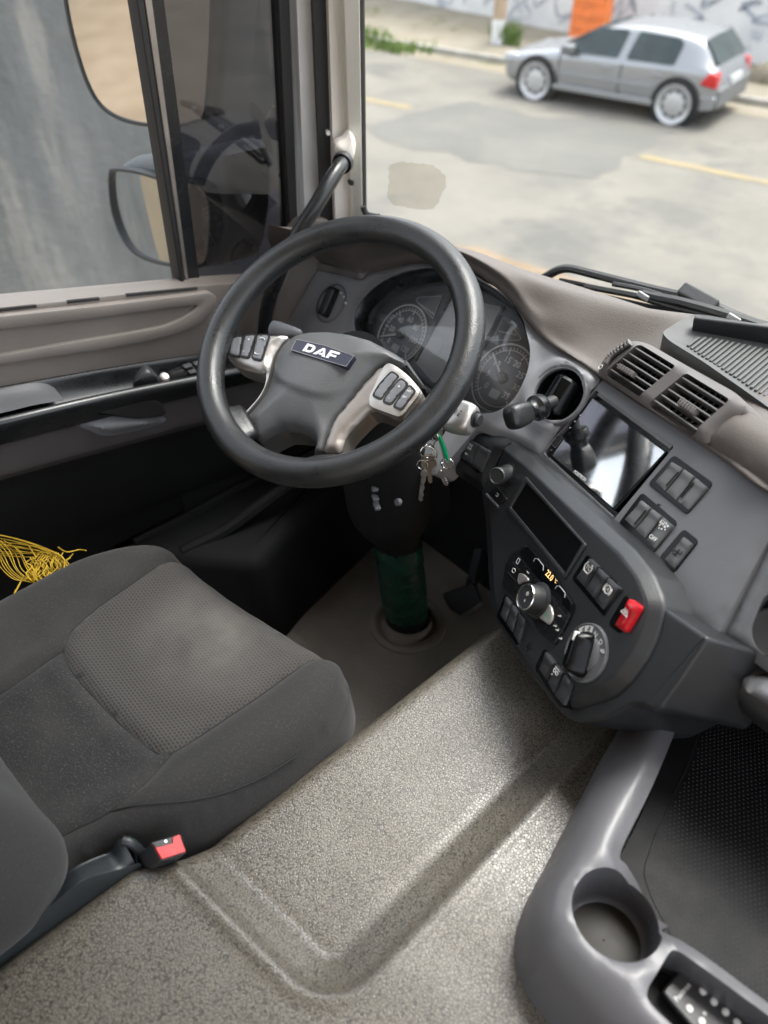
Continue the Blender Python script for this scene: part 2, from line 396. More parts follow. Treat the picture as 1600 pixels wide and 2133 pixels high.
def two_tone(name, base, dark, scale, thr, rough, bst):
    """embossed vinyl: wormy dark relief on a pale ground"""
    m = mat(name, base, rough, spec=.8); N, L, b = nodes(m); tc = N.new('ShaderNodeTexCoord')
    wp_ = N.new('ShaderNodeTexNoise'); wp_.inputs['Scale'].default_value = scale * .8; wp_.inputs['Detail'].default_value = 1; L.new(tc.outputs['Object'], wp_.inputs['Vector'])
    wv = N.new('ShaderNodeVectorMath'); wv.operation = 'MULTIPLY_ADD'; wv.inputs[1].default_value = (.0035,) * 3; L.new(wp_.outputs['Color'], wv.inputs[0]); L.new(tc.outputs['Object'], wv.inputs[2])
    d = N.new('ShaderNodeTexVoronoi'); d.feature = 'DISTANCE_TO_EDGE'; d.inputs['Scale'].default_value = scale; L.new(wv.outputs[0], d.inputs['Vector'])
    nt = N.new('ShaderNodeTexNoise'); nt.inputs['Scale'].default_value = scale * .7; nt.inputs['Detail'].default_value = 1; L.new(tc.outputs['Object'], nt.inputs['Vector'])
    s = N.new('ShaderNodeMath'); s.operation = 'MULTIPLY_ADD'; s.inputs[1].default_value = -.15; L.new(nt.outputs['Fac'], s.inputs[0]); L.new(d.outputs['Distance'], s.inputs[2])
    r = N.new('ShaderNodeMapRange'); r.inputs['From Min'].default_value = thr - .05; r.inputs['From Max'].default_value = thr + .05; L.new(s.outputs[0], r.inputs['Value'])
    big = N.new('ShaderNodeTexNoise'); big.inputs['Scale'].default_value = 5; big.inputs['Detail'].default_value = 5; L.new(tc.outputs['Object'], big.inputs['Vector'])
    bm = N.new('ShaderNodeMapRange'); bm.inputs['From Min'].default_value = .3; bm.inputs['From Max'].default_value = .7; bm.inputs['To Min'].default_value = .86; bm.inputs['To Max'].default_value = 1.14; L.new(big.outputs['Fac'], bm.inputs['Value'])
    x = N.new('ShaderNodeMix'); x.data_type = 'RGBA'; x.inputs['A'].default_value = (*dark, 1); x.inputs['B'].default_value = (*base, 1); L.new(r.outputs[0], x.inputs['Factor'])
    sc = N.new('ShaderNodeVectorMath'); sc.operation = 'SCALE'; L.new(x.outputs['Result'], sc.inputs[0]); L.new(bm.outputs[0], sc.inputs['Scale']); L.new(sc.outputs[0], b.inputs['Base Color'])
    bn = N.new('ShaderNodeBump'); bn.inputs['Strength'].default_value = bst; bn.inputs['Distance'].default_value = .0012; L.new(r.outputs[0], bn.inputs['Height']); L.new(bn.outputs[0], b.inputs['Normal'])
    return m
M['tunnel'] = two_tone('embossed tunnel vinyl', (.142, .127, .103), (.034, .030, .024), 300, .018, .35, .28)

def weave(name, c1, c2, du, dv, rough=.85):
    """woven centre cloth: small light dashes in rows, on the flat of the cushion (object x, y)"""
    m = mat(name, c1, rough, sheen=.1); N, L, b = nodes(m); tc = N.new('ShaderNodeTexCoord')
    br = N.new('ShaderNodeTexBrick'); br.offset = .5; br.inputs['Scale'].default_value = 1; br.inputs['Brick Width'].default_value = du; br.inputs['Row Height'].default_value = dv
    br.inputs['Mortar Size'].default_value = dv * .24; br.inputs['Mortar Smooth'].default_value = .6; br.inputs['Color1'].default_value = (*c1, 1); br.inputs['Color2'].default_value = (*[q * 1.25 for q in c1], 1); br.inputs['Mortar'].default_value = (*c2, 1)
    L.new(tc.outputs['Object'], br.inputs['Vector'])
    n = N.new('ShaderNodeTexNoise'); n.inputs['Scale'].default_value = 9; n.inputs['Detail'].default_value = 7; L.new(tc.outputs['Object'], n.inputs['Vector'])
    r = N.new('ShaderNodeMapRange'); r.inputs['From Min'].default_value = .36; r.inputs['From Max'].default_value = .72; r.inputs['To Min'].default_value = 0; r.inputs['To Max'].default_value = .52; L.new(n.outputs['Fac'], r.inputs['Value'])
    ds = N.new('ShaderNodeVectorMath'); ds.operation = 'DISTANCE'; ds.inputs[1].default_value = (.02, .19, .48); L.new(tc.outputs['Object'], ds.inputs[0])      # pale dust rubbed into the front of the panel
    dm = N.new('ShaderNodeMapRange'); dm.inputs['From Min'].default_value = .02; dm.inputs['From Max'].default_value = .13; dm.inputs['To Min'].default_value = 1.3; dm.inputs['To Max'].default_value = .10; L.new(ds.outputs['Value'], dm.inputs['Value'])
    mm = N.new('ShaderNodeMath'); mm.operation = 'MULTIPLY'; L.new(r.outputs[0], mm.inputs[0]); L.new(dm.outputs[0], mm.inputs[1]); r = mm
    x = N.new('ShaderNodeMix'); x.data_type = 'RGBA'; L.new(r.outputs[0], x.inputs['Factor']); L.new(br.outputs['Color'], x.inputs['A']); x.inputs['B'].default_value = (.155, .145, .13, 1); L.new(x.outputs['Result'], b.inputs['Base Color'])
    bn = N.new('ShaderNodeBump'); bn.inputs['Strength'].default_value = .5; bn.inputs['Distance'].default_value = .001; L.new(br.outputs['Fac'], bn.inputs['Height']); L.new(bn.outputs[0], b.inputs['Normal'])
    return m
M['weave'] = weave('woven seat cloth', (.018, .0165, .0155), (.048, .043, .039), .0058, .0044)
def speck(name, c1, c2, scale, thr, rough=.9):
    m = mat(name, c1, rough, sheen=.1); N, L, b = nodes(m); tc = N.new('ShaderNodeTexCoord')
    n = N.new('ShaderNodeTexNoise'); n.inputs['Scale'].default_value = scale; n.inputs['Detail'].default_value = 2; L.new(tc.outputs['Object'], n.inputs['Vector'])
    r = N.new('ShaderNodeMapRange'); r.inputs['From Min'].default_value = thr; r.inputs['From Max'].default_value = thr + .15; L.new(n.outputs['Fac'], r.inputs['Value'])
    x = N.new('ShaderNodeMix'); x.data_type = 'RGBA'; x.inputs['A'].default_value = (*c1, 1); x.inputs['B'].default_value = (*c2, 1); L.new(r.outputs[0], x.inputs['Factor']); L.new(x.outputs['Result'], b.inputs['Base Color'])
    bn = N.new('ShaderNodeBump'); bn.inputs['Strength'].default_value = .5; bn.inputs['Distance'].default_value = .0008; L.new(n.outputs['Fac'], bn.inputs['Height']); L.new(bn.outputs[0], b.inputs['Normal'])
    w = N.new('ShaderNodeTexNoise'); w.inputs['Scale'].default_value = 7; w.inputs['Detail'].default_value = 7; L.new(tc.outputs['Object'], w.inputs['Vector'])       # rubbed, dusty areas
    wr = N.new('ShaderNodeMapRange'); wr.inputs['From Min'].default_value = .5; wr.inputs['From Max'].default_value = .8; wr.inputs['To Max'].default_value = .5; L.new(w.outputs['Fac'], wr.inputs['Value'])
    wx = N.new('ShaderNodeMix'); wx.data_type = 'RGBA'; L.new(wr.outputs[0], wx.inputs['Factor']); L.new(x.outputs['Result'], wx.inputs['A']); wx.inputs['B'].default_value = (.060, .055, .050, 1); L.new(wx.outputs['Result'], b.inputs['Base Color'])
    return m
M['fabric_c'] = speck('flecked seat cloth', (.0115, .0113, .0113), (.055, .053, .052), 520, .56)
M['fabric_b'] = speck('dark bolster cloth', (.0145, .0138, .0135), (.038, .036, .035), 560, .56)
M['toptray'] = mat('dusty grey tray plastic', (.085, .087, .088), .6, var=(9, .15), bump=(700, .2, 'v'))

def scratched_screen():
    m = mat('scratched touch screen', (.012, .016, .024), .06, coat=1.0, spec=.9); N, L, b = nodes(m); tc = N.new('ShaderNodeTexCoord')
    last = None
    for k, (ang, sc) in enumerate(((.5, 26), (1.7, 34), (2.6, 30))):
        mp = N.new('ShaderNodeMapping'); mp.inputs['Rotation'].default_value = (.4 * k, .7, ang); mp.inputs['Scale'].default_value = (1, 9, 1); L.new(tc.outputs['Object'], mp.inputs['Vector'])
        n = N.new('ShaderNodeTexNoise'); n.inputs['Scale'].default_value = sc; n.inputs['Detail'].default_value = 4; n.inputs['Distortion'].default_value = 1.2; L.new(mp.outputs[0], n.inputs['Vector'])
        s = N.new('ShaderNodeMath'); s.operation = 'SUBTRACT'; s.inputs[1].default_value = .5; L.new(n.outputs['Fac'], s.inputs[0])
        a = N.new('ShaderNodeMath'); a.operation = 'ABSOLUTE'; L.new(s.outputs[0], a.inputs[0])
        r = N.new('ShaderNodeMapRange'); r.inputs['From Min'].default_value = 0; r.inputs['From Max'].default_value = .005; r.inputs['To Min'].default_value = .8; r.inputs['To Max'].default_value = 0; L.new(a.outputs[0], r.inputs['Value'])
        if last is None: last = r.outputs[0]
        else:
            q = N.new('ShaderNodeMath'); q.operation = 'MAXIMUM'; L.new(last, q.inputs[0]); L.new(r.outputs[0], q.inputs[1]); last = q.outputs[0]
    x = N.new('ShaderNodeMix'); x.data_type = 'RGBA'; x.inputs['A'].default_value = (.018, .028, .042, 1); x.inputs['B'].default_value = (.19, .21, .23, 1); L.new(last, x.inputs['Factor']); L.new(x.outputs['Result'], b.inputs['Base Color'])
    b.inputs['IOR'].default_value = 6.0
    return m
M['screen'] = scratched_screen()
def ground_mat(name, c1, c2, scale, c3=None, s3=1, t3=.55, rough=.9, bump=40):
    m = mat(name, c1, rough); N, L, b = nodes(m); tc = N.new('ShaderNodeTexCoord')
    def nz(sc, d=8):
        n = N.new('ShaderNodeTexNoise'); n.inputs['Scale'].default_value = sc; n.inputs['Detail'].default_value = d; n.inputs['Roughness'].default_value = .65; L.new(tc.outputs['Object'], n.inputs['Vector']); return n.outputs['Fac']
    def ramp(s, a, c):
        r = N.new('ShaderNodeMapRange'); r.inputs['From Min'].default_value = a; r.inputs['From Max'].default_value = c; L.new(s, r.inputs['Value']); return r.outputs[0]
    def mix(f, A, B):
        x = N.new('ShaderNodeMix'); x.data_type = 'RGBA'; L.new(f, x.inputs['Factor'])
        for k, q in (('A', A), ('B', B)):
            if isinstance(q, tuple): x.inputs[k].default_value = (*q, 1)
            else: L.new(q, x.inputs[k])
        return x.outputs['Result']
    o = mix(ramp(nz(scale), .35, .68), c1, c2)
    if c3: o = mix(ramp(nz(s3), t3, t3 + .14), o, c3)
    L.new(o, b.inputs['Base Color'])
    bn = N.new('ShaderNodeBump'); bn.inputs['Strength'].default_value = .5; bn.inputs['Distance'].default_value = .01; L.new(nz(bump, 4), bn.inputs['Height']); L.new(bn.outputs[0], b.inputs['Normal'])
    return m
M['road'] = ground_mat('dusty concrete road', (.140, .131, .114), (.192, .178, .150), .8, (.105, .101, .092), .5, .54)
M['patch'] = ground_mat('grey asphalt repair', (.112, .109, .099), (.140, .135, .120), .9)
M['paint'] = ground_mat('worn yellow road paint', (.265, .21, .105), (.20, .175, .13), 5)
M['dirt'] = ground_mat('brown dirt', (.17, .122, .075), (.23, .175, .12), 1.6, (.13, .095, .06), 2.2, .58)
M['verge'] = ground_mat('dry verge', (.22, .19, .135), (.28, .25, .20), 1.2, (.12, .125, .055), 1.6, .56)
M['grass'] = ground_mat('weed leaves', (.10, .17, .035), (.17, .24, .06), 3)
M['dustwall'] = ground_mat('mottled grey tarpaulin', (.085, .096, .100), (.185, .197, .20), 1.5, (.27, .265, .25), 1.3, .56, .7, 20)
M['graf'] = ground_mat('whitewashed wall', (.80, .80, .79), (.66, .665, .68), 1.4, (.33, .36, .42), 2.4, .585)
M['brickwall'] = ground_mat('mottled beige wall', (.33, .275, .19), (.28, .235, .165), 1.3)  # two beiges mixed at random

def streak(m):
    N, L, b = nodes(m)
    tc = [n for n in N if n.type == 'TEX_COORD'][0]; mp = N.new('ShaderNodeMapping'); mp.inputs['Scale'].default_value = (1, 2.2, .55); L.new(tc.outputs['Object'], mp.inputs['Vector'])
    for n in N:
        if n.type == 'TEX_NOISE' and n.inputs['Scale'].default_value < 10: L.new(mp.outputs[0], n.inputs['Vector'])
streak(M['dustwall'])

# ================================================================ the street
RZ = -3.5                                                   # road level below the camera
def rd(x, y, dz=0): return az(x, y, RZ + dz)
eS = V((.982, .187, 0)).normalized(); eN = V((-eS.y, eS.x, 0))  # along and across the road
def sn(s, n, z=RZ): return eS * s + eN * n + V((0, 0, z))
def flat_sheet(name, pts, m, z):
    b = MB(); b.add([V((p[0], p[1], z)) for p in pts], [tuple(range(len(pts)))]); o = b.build(name, m)
    if o.data.polygons[0].normal.z < 0: o.data.flip_normals()
    return struct(o)
flat_sheet('ground', [(-150, -150), (150, -150), (150, 150), (-150, 150)], M['dirt'], RZ - .012)
flat_sheet('road', [sn(s, n)[:2] for s, n in ((-90, 4.6), (90, 4.6), (90, 14.75), (-90, 14.75))], M['road'], RZ)
def ragged(pts, amp, k=9):
    o = []
    for i in range(len(pts)):
        a, b = V(pts[i]), V(pts[(i + 1) % len(pts)])
        for j in range(k):
            q = a.lerp(b, j / k); d = (b - a).normalized(); w = (noise.noise(V((q.x * 1.7, q.y * 1.7, 3))) + .3 * noise.noise(V((q.x * 7, q.y * 7, 9)))) * amp
            o.append((q.x - d.y * w, q.y + d.x * w))
    return o
flat_sheet('road_patch', ragged([rd(*p)[:2] for p in ((760, 262), (850, 236), (985, 212), (1100, 236), (1400, 274), (1235, 374), (1080, 352), (930, 322), (800, 300))], .22, 30), M['patch'], RZ + .004)
flat_sheet('apron', ragged([rd(*p)[:2] for p in ((700, 430), (905, 330), (1180, 430), (1420, 560), (1750, 640), (1700, 760), (1000, 640), (700, 560))], .2), M['road'], RZ + .003)
for a, b in ((-3.98, 3.2), (-30, -8.0), (9, 30)):
    flat_sheet('road_marking', ragged([sn(s, n)[:2] for s, n in ((a, 11.12), (b, 11.12), (b, 11.31), (a, 11.31))], .05, 40), M['paint'], RZ + .006)
flat_sheet('dirt_strip', ragged([rd(*p)[:2] for p in ((900, 505), (1010, 520), (1180, 580), (1420, 640), (1800, 745), (1800, 1000), (900, 760))], .10), M['dirt'], RZ + .008)
flat_sheet('gutter', ragged([sn(s, n)[:2] for s, n in ((-40, 14.15), (40, 14.15), (40, 14.8), (-40, 14.8))], .10, 60), M['verge'], RZ + .004)
k = MB()
for i in range(-24, 24):
    f = Fr(sn(i * 1.0 + .5, 14.84), eS, (0, 0, 1)); k.prism(rect(-.495, .495, -.07, .07), f, -.05, .11, .02)
struct(k.build('kerb', M['kerb']))
# verge: rises towards the wall in a low mound on the left
g = MB(); rows = []
for j in range(14):
    n = 14.91 + (j / 13) ** 1.2 * 14
    row = []
    for i in range(70):
        s = -40 + i * 1.1; z = RZ + .10 + .28 * sm((n - 15) / 3) * sm((-6 - s) / 7) + .05 * noise.noise(V((s, n, 0)))
        row.append(sn(s, n, z))
    rows.append(row)
g.grid(rows); struct(g.build('pavement', M['verge']))

# weeds along the kerb: many little blades
def tufts(name, spots, label, cat, kind=None, h=.18, m=None):
    b = MB(); rr = random.Random(5)
    for s, n, r, cnt in spots:
        for _ in range(cnt):
            a = rr.random() * 6.283; d = r * math.sqrt(rr.random()); p = sn(s + d * math.cos(a) * 1.6, n + d * math.sin(a) * .7, RZ + (.0 if n < 14.8 else .12))
            t = rr.random() * 6.283; w = .012 + .02 * rr.random(); L = h * (.5 + rr.random()); q = V((math.cos(t), math.sin(t), 0)); up = V((rr.gauss(0, .4), rr.gauss(0, .4), 1)).normalized()
            b.add([p - q * w, p + q * w, p + up * L * .6 + q * w * .7, p + up * L, p + up * L * .6 - q * w * .7], [(0, 1, 2, 3, 4)])
    return tag(b.build(name, m or M['grass'], root=sn(spots[0][0], spots[0][1], RZ)), label, cat, kind=kind)
tufts('roadside_weeds', [(-13.6 + i * .33, 14.6 + .25 * math.sin(i * 1.3), .32, 60) for i in range(11)] + [(-16 + i * .5, 16.5 + .6 * math.sin(i), .4, 40) for i in range(7)], 'low green weeds growing along the far kerb', 'weeds', 'stuff', .17)
_b = rd(1036, 112)
tufts('shrub', [(_b.dot(eS), _b.dot(eN) + .3, .20, 190)], 'small green bush at the foot of the pale pole', 'bush', None, .36)

# painted wall behind the car
p1, p2 = rd(1049, 51, .15), rd(1590, 128, .15); wd = (p2 - p1).normalized(); wn_ = V((-wd.y, wd.x, 0))
wl_ = Thing('painted_wall', 'whitewashed wall with blue grey scribbled paint behind the silver car', 'wall', p1 + wd * 4)
b = MB(); f = Fr(p1 + wd * 4 + wn_ * .1, wd, (0, 0, 1)); b.prism(rect(-14, 16, -.1, .1), f, -.5, 2.9); b.build('wall_panel', M['graf'], wl_)
b = MB(); b.prism(rect(-14, 16, -.14, .14), f, 2.903, 3.0, .02); b.build('coping', M['kerb'], wl_)
gr = MB(); fw = Fr(p1 + wd * 4 - wn_ * .004, wd, -wn_); rr = random.Random(11)     # loose spray strokes, thin raised ribbons of paint
for i in range(26):
    u0 = -6 + i * .5 + rr.uniform(-.1, .1); P = []
    z0 = .10 + rr.random() * .3
    sgn = 1
    for j in range(5): P.append((u0 + rr.uniform(-.3, .35), z0 + rr.uniform(-.12, .7)))
    q = cr([V((x * 1, y)) for x, y in P], 7)
    L, Rr = [], []
    for j in range(len(q)):
        d = (q[min(j + 1, len(q) - 1)] - q[max(j - 1, 0)]); d = d.normalized() if d.length > 1e-6 else V((1, 0)); w = .035
        L.append(fw.w(q[j].x - d.y * w, q[j].y + d.x * w, .003 + .0001 * i)); Rr.append(fw.w(q[j].x + d.y * w, q[j].y - d.x * w, .003 + .0001 * i))
    gr.grid([L, Rr])
M['spray'] = ground_mat('faded spray paint', (.34, .37, .43), (.62, .63, .65), 6)
gr.build('spray_paint', M['spray'], wl_)

# pole at the kerb
pb = rd(1036, 92, .12); pt = Thing('utility_pole', 'weathered tan pole with white painted foot standing on the verge', 'pole', pb)
b = MB(); b.lathe([(.14, -.2), (.135, .45), (.128, 2), (.11, 7)], Fr(pb, (1, 0, 0), (0, 0, 1)), 14); b.build('shaft', M['pole'], pt)
b = MB(); b.lathe([(.139, -.1), (.138, .42), (.136, .44)], Fr(pb, (1, 0, 0), (0, 0, 1)), 14, cap1=False); b.build('painted_foot', M['graf'], pt)

# orange traffic barrier leaning beside the wall
ob = rd(1196, 92, .15); ot = Thing('traffic_barrier', 'faded orange plastic traffic barrier standing against the whitewashed wall', 'barrier', ob)
f = Fr(ob - wn_ * .25, wd, (0, 0, 1)); of = Fr(ob - wn_ * .18 + wd * .36, wd, -wn_)
b = MB(); b.prism(rnd([(-.42, .0), (.42, 0), (.36, .18), (.36, .98), (.28, 1.05), (-.28, 1.05), (-.36, .98), (-.36, .18)], .04), of, -.14, .14, .03)
b.build('body', M['orange'], ot)
for z in (.30, .52, .74):
    b = MB(); b.prism(rnd(rect(-.30, .30, z, z + .10), .04), of, .13, .155, .012); b.build('rib', M['orange'], ot)
# pale stone at the right of the car
sb = rd(1592, 172, .1); st = MB()
R = []
for i in range(7):
    a = i / 6 * math.pi * .5; r = .26 * math.cos(a) + .004
    R.append([sb + V((r * (1 + .2 * math.sin(3 * t)) * math.cos(t) * 1.2, r * (1 + .15 * math.cos(2 * t)) * math.sin(t), .34 * math.sin(a) - .02)) for t in [j * .3927 for j in range(16)]])
st.rings(R); tag(st.build('boulder', M['verge'], root=sb), 'pale yellowish boulder on the verge past the tail of the car', 'boulder')

# ---------------------------------------------------------------- silver hatchback
wf, wr = rd(1112, 205), rd(1395, 257); cf = (wf - wr).normalized(); cl = V((-cf.y, cf.x, 0)); K = (wf - wr).length / 2.384
c0 = wr + cf * 1.14 * K - cl * (.80 * K)
car = Thing('parked_car', 'silver five door hatchback with bright deep rims parked across the road', 'car', c0)
KZ = .87
def cp(x, y, z):
    x = -1.14 + (x + 1.14) * .80 if x < -1.14 else (1.24 + (x - 1.24) * .94 if x > 1.24 else x)
    return c0 + cf * x * K + cl * y * K + V((0, 0, z * K * KZ))
ST = [  # x, bottom z, belt z, top z, half width low, half width top, is cabin
 (2.00, .30, .52, .56, .60, .50), (1.93, .22, .60, .66, .70, .60), (1.78, .19, .67, .735, .775, .66), (1.40, .19, .74, .81, .81, .70), (1.00, .19, .80, .875, .82, .72),
 (.82, .19, .83, .93, .82, .70), (.45, .19, .85, 1.17, .82, .63), (.20, .19, .86, 1.295, .82, .60), (-.20, .19, .87, 1.355, .82, .60), (-.70, .19, .88, 1.345, .82, .60), (-1.15, .19, .89, 1.30, .815, .585),
 (-1.38, .20, .89, 1.24, .80, .57), (-1.58, .22, .885, 1.07, .785, .57), (-1.74, .24, .85, .91, .76, .58), (-1.84, .28, .70, .74, .72, .55), (-1.87, .36, .58, .62, .66, .5)]
rows = []
for x, zb, zl, zt, w, wt in ST:
    h = [(w * .80, zb), (w * .965, zb + .03), (w, zb + (zl - zb) * .42), (w * 1.0, zb + (zl - zb) * .62), (w * .985, zl - .04), (w * .955, zl), (wt + (w * .955 - wt) * .10, zt - .045), (wt * .93, zt - .008), (wt * .45, zt + .012)]
    rows.append([cp(x, y, z) for y, z in h] + [cp(x, 0, zt + .015)] + [cp(x, -y, z) for y, z in reversed(h)])
b = MB(); b.grid(rows); b.add(rows[0], [tuple(range(len(rows[0])))]); b.add(rows[-1], [tuple(reversed(range(len(rows[-1]))))])
b.build('body', M['silver_car'], car, sub=2, ang=180)
# side windows lie on the inclined cabin side
def side(s):
    a, bb = cp(0, s * .795, .87), cp(0, s * .62, 1.30); up = bb - a; n = up.cross(cf * -s).normalized()
    if n.dot(cl * s) < 0: n = -n
    return Fr(a, cf * -s, n)
for s in (1, -1):
    fs = side(s); sg = 1 if fs.u.dot(cf) > 0 else -1
    def w2(x, t): return (sg * x * K, (t * .435) * K)
    for nm, P in (('front_window', [(.78, .02), (.36, .80), (.22, .90), (-.17, .93), (-.10, .02)]), ('rear_window', [(-.24, .02), (-.33, .93), (-.98, .88), (-1.04, .75), (-1.00, .04)])):
        b = MB(); b.prism(rnd([w2(*q) for q in P], .05 * K), fs, -.03, .012 * K, .006 * K); o = b.build(nm, M['car_glass'], car)
    fd = Fr(cp(0, s * .82, 0), cf * -s, cl * s)
    def d2(x, z):
        x = -1.14 + (x + 1.14) * .80 if x < -1.14 else x
        return (sg * x * K, z * K * KZ)
    b = MB(); b.prism(rnd([d2(-.80, .235), d2(.92, .235), d2(.92, .325), d2(-.80, .325)], .02), fd, -.05, .022 * K, .012); b.build('side_skirt', M['silver_car'], car)
    b = MB(); b.prism(rnd([d2(-.76, .50), d2(.84, .47), d2(.84, .53), d2(-.76, .56)], .01), fd, -.03, .012 * K, .006); b.build('rubbing_strip', M['silver_car'], car)
    for x in (.86, -.20):
        b = MB(); b.prism([d2(x - .005, .33), d2(x + .005, .33), d2(x + .005, .80), d2(x - .005, .80)], fd, -.03, .004); b.build('door_gap', M['dark'], car)
    for x in (.05, -.78):
        b = MB(); b.prism(rnd([d2(x - .09, .70), d2(x + .09, .70), d2(x + .09, .735), d2(x - .09, .735)], .01), fd, -.03, .03, .01); b.build('door_handle', M['silver_car'], car)
    b = MB(); f = Fr(cp(.70, s * .90, .93), cf * s, cl * s); b.prism(rnd(rect(-.09 * K, .09 * K, -.06 * K, .07 * K), .04), f, -.09, .09, .03); b.build('wing_mirror', M['silver_car' if s < 0 else 'car_low'], car)
    for nm, x in (('front_wheel', 1.24), ('rear_wheel', -1.14)):
        fa = Fr(cp(x, s * .815, .315), cf, cl * s)
        b = MB(); b.lathe([(.365 * K, -.3), (.375 * K, .006), (.345 * K, .020), (.33 * K, .010), (.30 * K, .008)], fa, 32); b.build('wheel_arch', M['tyre'], car)
        fa = Fr(cp(x, s * .80, .315), cf, cl * s); wl0 = MB()
        wl0.lathe([(.22 * K, -.15), (.31 * K, -.15), (.318 * K, -.10), (.318 * K, .03), (.30 * K, .055), (.275 * K, .06)], fa, 32, cap1=False); wo = wl0.build('wheel', M['tyre'], car)
        b = MB(); b.lathe([(.278 * K, .058), (.27 * K, .064), (.258 * K, .05), (.20 * K, .02), (.165 * K, .012), (.16 * K, .03), (.13 * K, .040), (.06 * K, .045), (.055 * K, .055), (.001, .056)], fa, 32, cap1=False); b.build('rim', M['rim'], (car, wo)); b = MB(); b.lathe([(.20 * K, .0205), (.19 * K, .026), (.165 * K, .030), (.10 * K, .034)], fa, 32, cap1=False); b.build('wheel_dish', M['rim_dk'], (car, wo)); b = MB(); b.prism([((.195 if i % 4 in (0, 1) else .085) * K * math.cos(i * 6.2832 / 36 - .087), (.195 if i % 4 in (0, 1) else .085) * K * math.sin(i * 6.2832 / 36 - .087)) for i in range(36)], fa, .02, .038, .003); b.build('spokes', M['rim'], (car, wo)); b = MB(); b.lathe([(.06 * K, .036), (.055 * K, .050), (.001, .052)], fa, 20, cap1=False); b.build('hub_cap', M['rim'], (car, wo))
    # lamps wrapping round the corners
    b = MB(); b.prism(rnd([d2(-1.50, .66), d2(-1.84, .62), d2(-1.80, .84), d2(-1.66, .86)], .03), Fr(cp(0, s * .77, 0), cf * -s, cl * s), -.16, .028 * K, .02); b.build('tail_light', M['tail'], car)
    b = MB(); b.prism(rnd([d2(1.62, .58), d2(1.92, .54), d2(1.90, .68), d2(1.68, .70)], .03), Fr(cp(0, s * .735, 0), cf * -s, cl * s), -.14, .028 * K, .02); b.build('headlight', M['lampclear'], car)
    b = MB(); b.prism(rnd([d2(-1.40, .22), d2(-1.85, .30), d2(-1.87, .50), d2(-1.48, .50)], .03), Fr(cp(0, s * .765, 0), cf * -s, cl * s), -.2, .02 * K, .015); b.build('bumper_corner', M['silver_car'], car)
# windscreen, tailgate glass, rear bumper and plate
def facet(a, bq, y0, y1, m, nm, g=.012):
    A, B = cp(*a), cp(*bq); up = (B - A); n = up.cross(cl).normalized()
    if n.z < 0: n = -n
    f = Fr((A + B) / 2, cl, n); L = up.length / 2; b = MB(); sgn = 1 if f.v.dot(up) > 0 else -1
    b.prism(rnd([(-y0 * K, -sgn * L), (y0 * K, -sgn * L), (y1 * K, sgn * L), (-y1 * K, sgn * L)], .05), f, -.03, g, .006); return b.build(nm, m, car)
facet((.86, 0, .93), (.30, 0, 1.27), .66, .55, M['car_glass'], 'windscreen', .03)
facet((-1.70, 0, .93), (-1.36, 0, 1.265), .62, .53, M['car_glass'], 'tailgate_window', .03)
b = MB(); f = Fr(cp(-1.84, 0, .42), cl, -cf); b.prism(rnd(rect(-.70 * K, .70 * K, -.17 * K, .12 * K), .06), f, -.1, .05, .03); b.build('rear_bumper', M['car_low'], car)
b = MB(); f = Fr(cp(-1.86, 0, .66), cl, (-cf + V((0, 0, .15)))); b.prism(rnd(rect(-.24 * K, .24 * K, -.055 * K, .055 * K), .01), f, -.03, .03, .004); b.build('number_plate', M['markdim'], car)

# ---------------------------------------------------------------- beside the truck: tarpaulin wall, beige wall further back
tw = Thing('tarpaulin_wall', 'tall mottled dark grey tarpaulin wall beyond the driver window', 'wall', (-3.1, 1.6, RZ))
b = MB(); rows = []
for i in range(24):
    y = .10 + i * .1; rows.append([V((-3.1 + .03 * noise.noise(V((y * 1.5, z * .6, 1))) + .012 * math.sin(y * 9), y, z)) for z in [RZ + j * .12 for j in range(28)]])
b.grid([list(r) for r in zip(*rows)]); b.grid([[q + V((-.08, 0, 0)) for q in r] for r in rows])
b.build('tarpaulin', M['dustwall'], tw)
b = MB()
for y in (.12, 1.2, 2.36): b.bar((-3.16, y, RZ), (-3.16, y, RZ + 3.3), .05, .05, V((0, 1, 0)))
b.build('support_posts', M['steel'], tw)
bw = MB(); bw.prism(rect(-14, 7, -.1, .1), Fr((-9, -8, RZ), (.25, 1, 0), (0, 0, 1)), -.2, 3.2); tag(bw.build('boundary_wall', M['brickwall'], root=(-9, -8, RZ)), 'long mottled beige wall reflected in the door mirrors', 'wall')

# ================================================================ the cab: driver door, pillar, windscreen
def FX(x): return Fr((x, 0, 0), (0, 1, 0), (1, 0, 0))            # plane across the cab; local (u, v) = (y, z)
def FZ(z): return Fr((0, 0, z), (1, 0, 0), (0, 0, 1))            # level plane; local (u, v) = (x, y)
door = Thing('driver_door', 'taupe and black inside of the driver door with armrest and window', 'door', (-1.24, .3, -1.3))
XS = (-420, -200, 0, 210, 420, 575)
def drow(ys, x, dz=0): return [ax(px, py, x) + V((0, 0, dz)) for px, py in zip(XS, ys)]
r0 = (660, 640, 619, 600, 581, 573); r1 = (694, 671, 648, 625, 602, 590); r2 = (880, 844, 809, 772, 740, 724)
r3 = (968, 920, 872, 823, 781, 750); r5 = (1035, 981, 927, 873, 820, 785); r6 = (1110, 1052, 994, 936, 880, 842)
b = MB(); b.loft([drow(r0, -1.262, -.05), drow(r0, -1.258), drow(r0, -1.252, .004), drow([q + 8 for q in r0], -1.235, .003), drow([q - 5 for q in r1], -1.208), drow(r1, -1.204), drow([q * .5 + w * .5 for q, w in zip(r1, r2)], -1.203), drow(r2, -1.204), drow([q + 6 for q in r2], -1.208)], 5, 4)
b.build('upper_trim', M['trim'], door, ang=60)
f = FX(-1.2035)
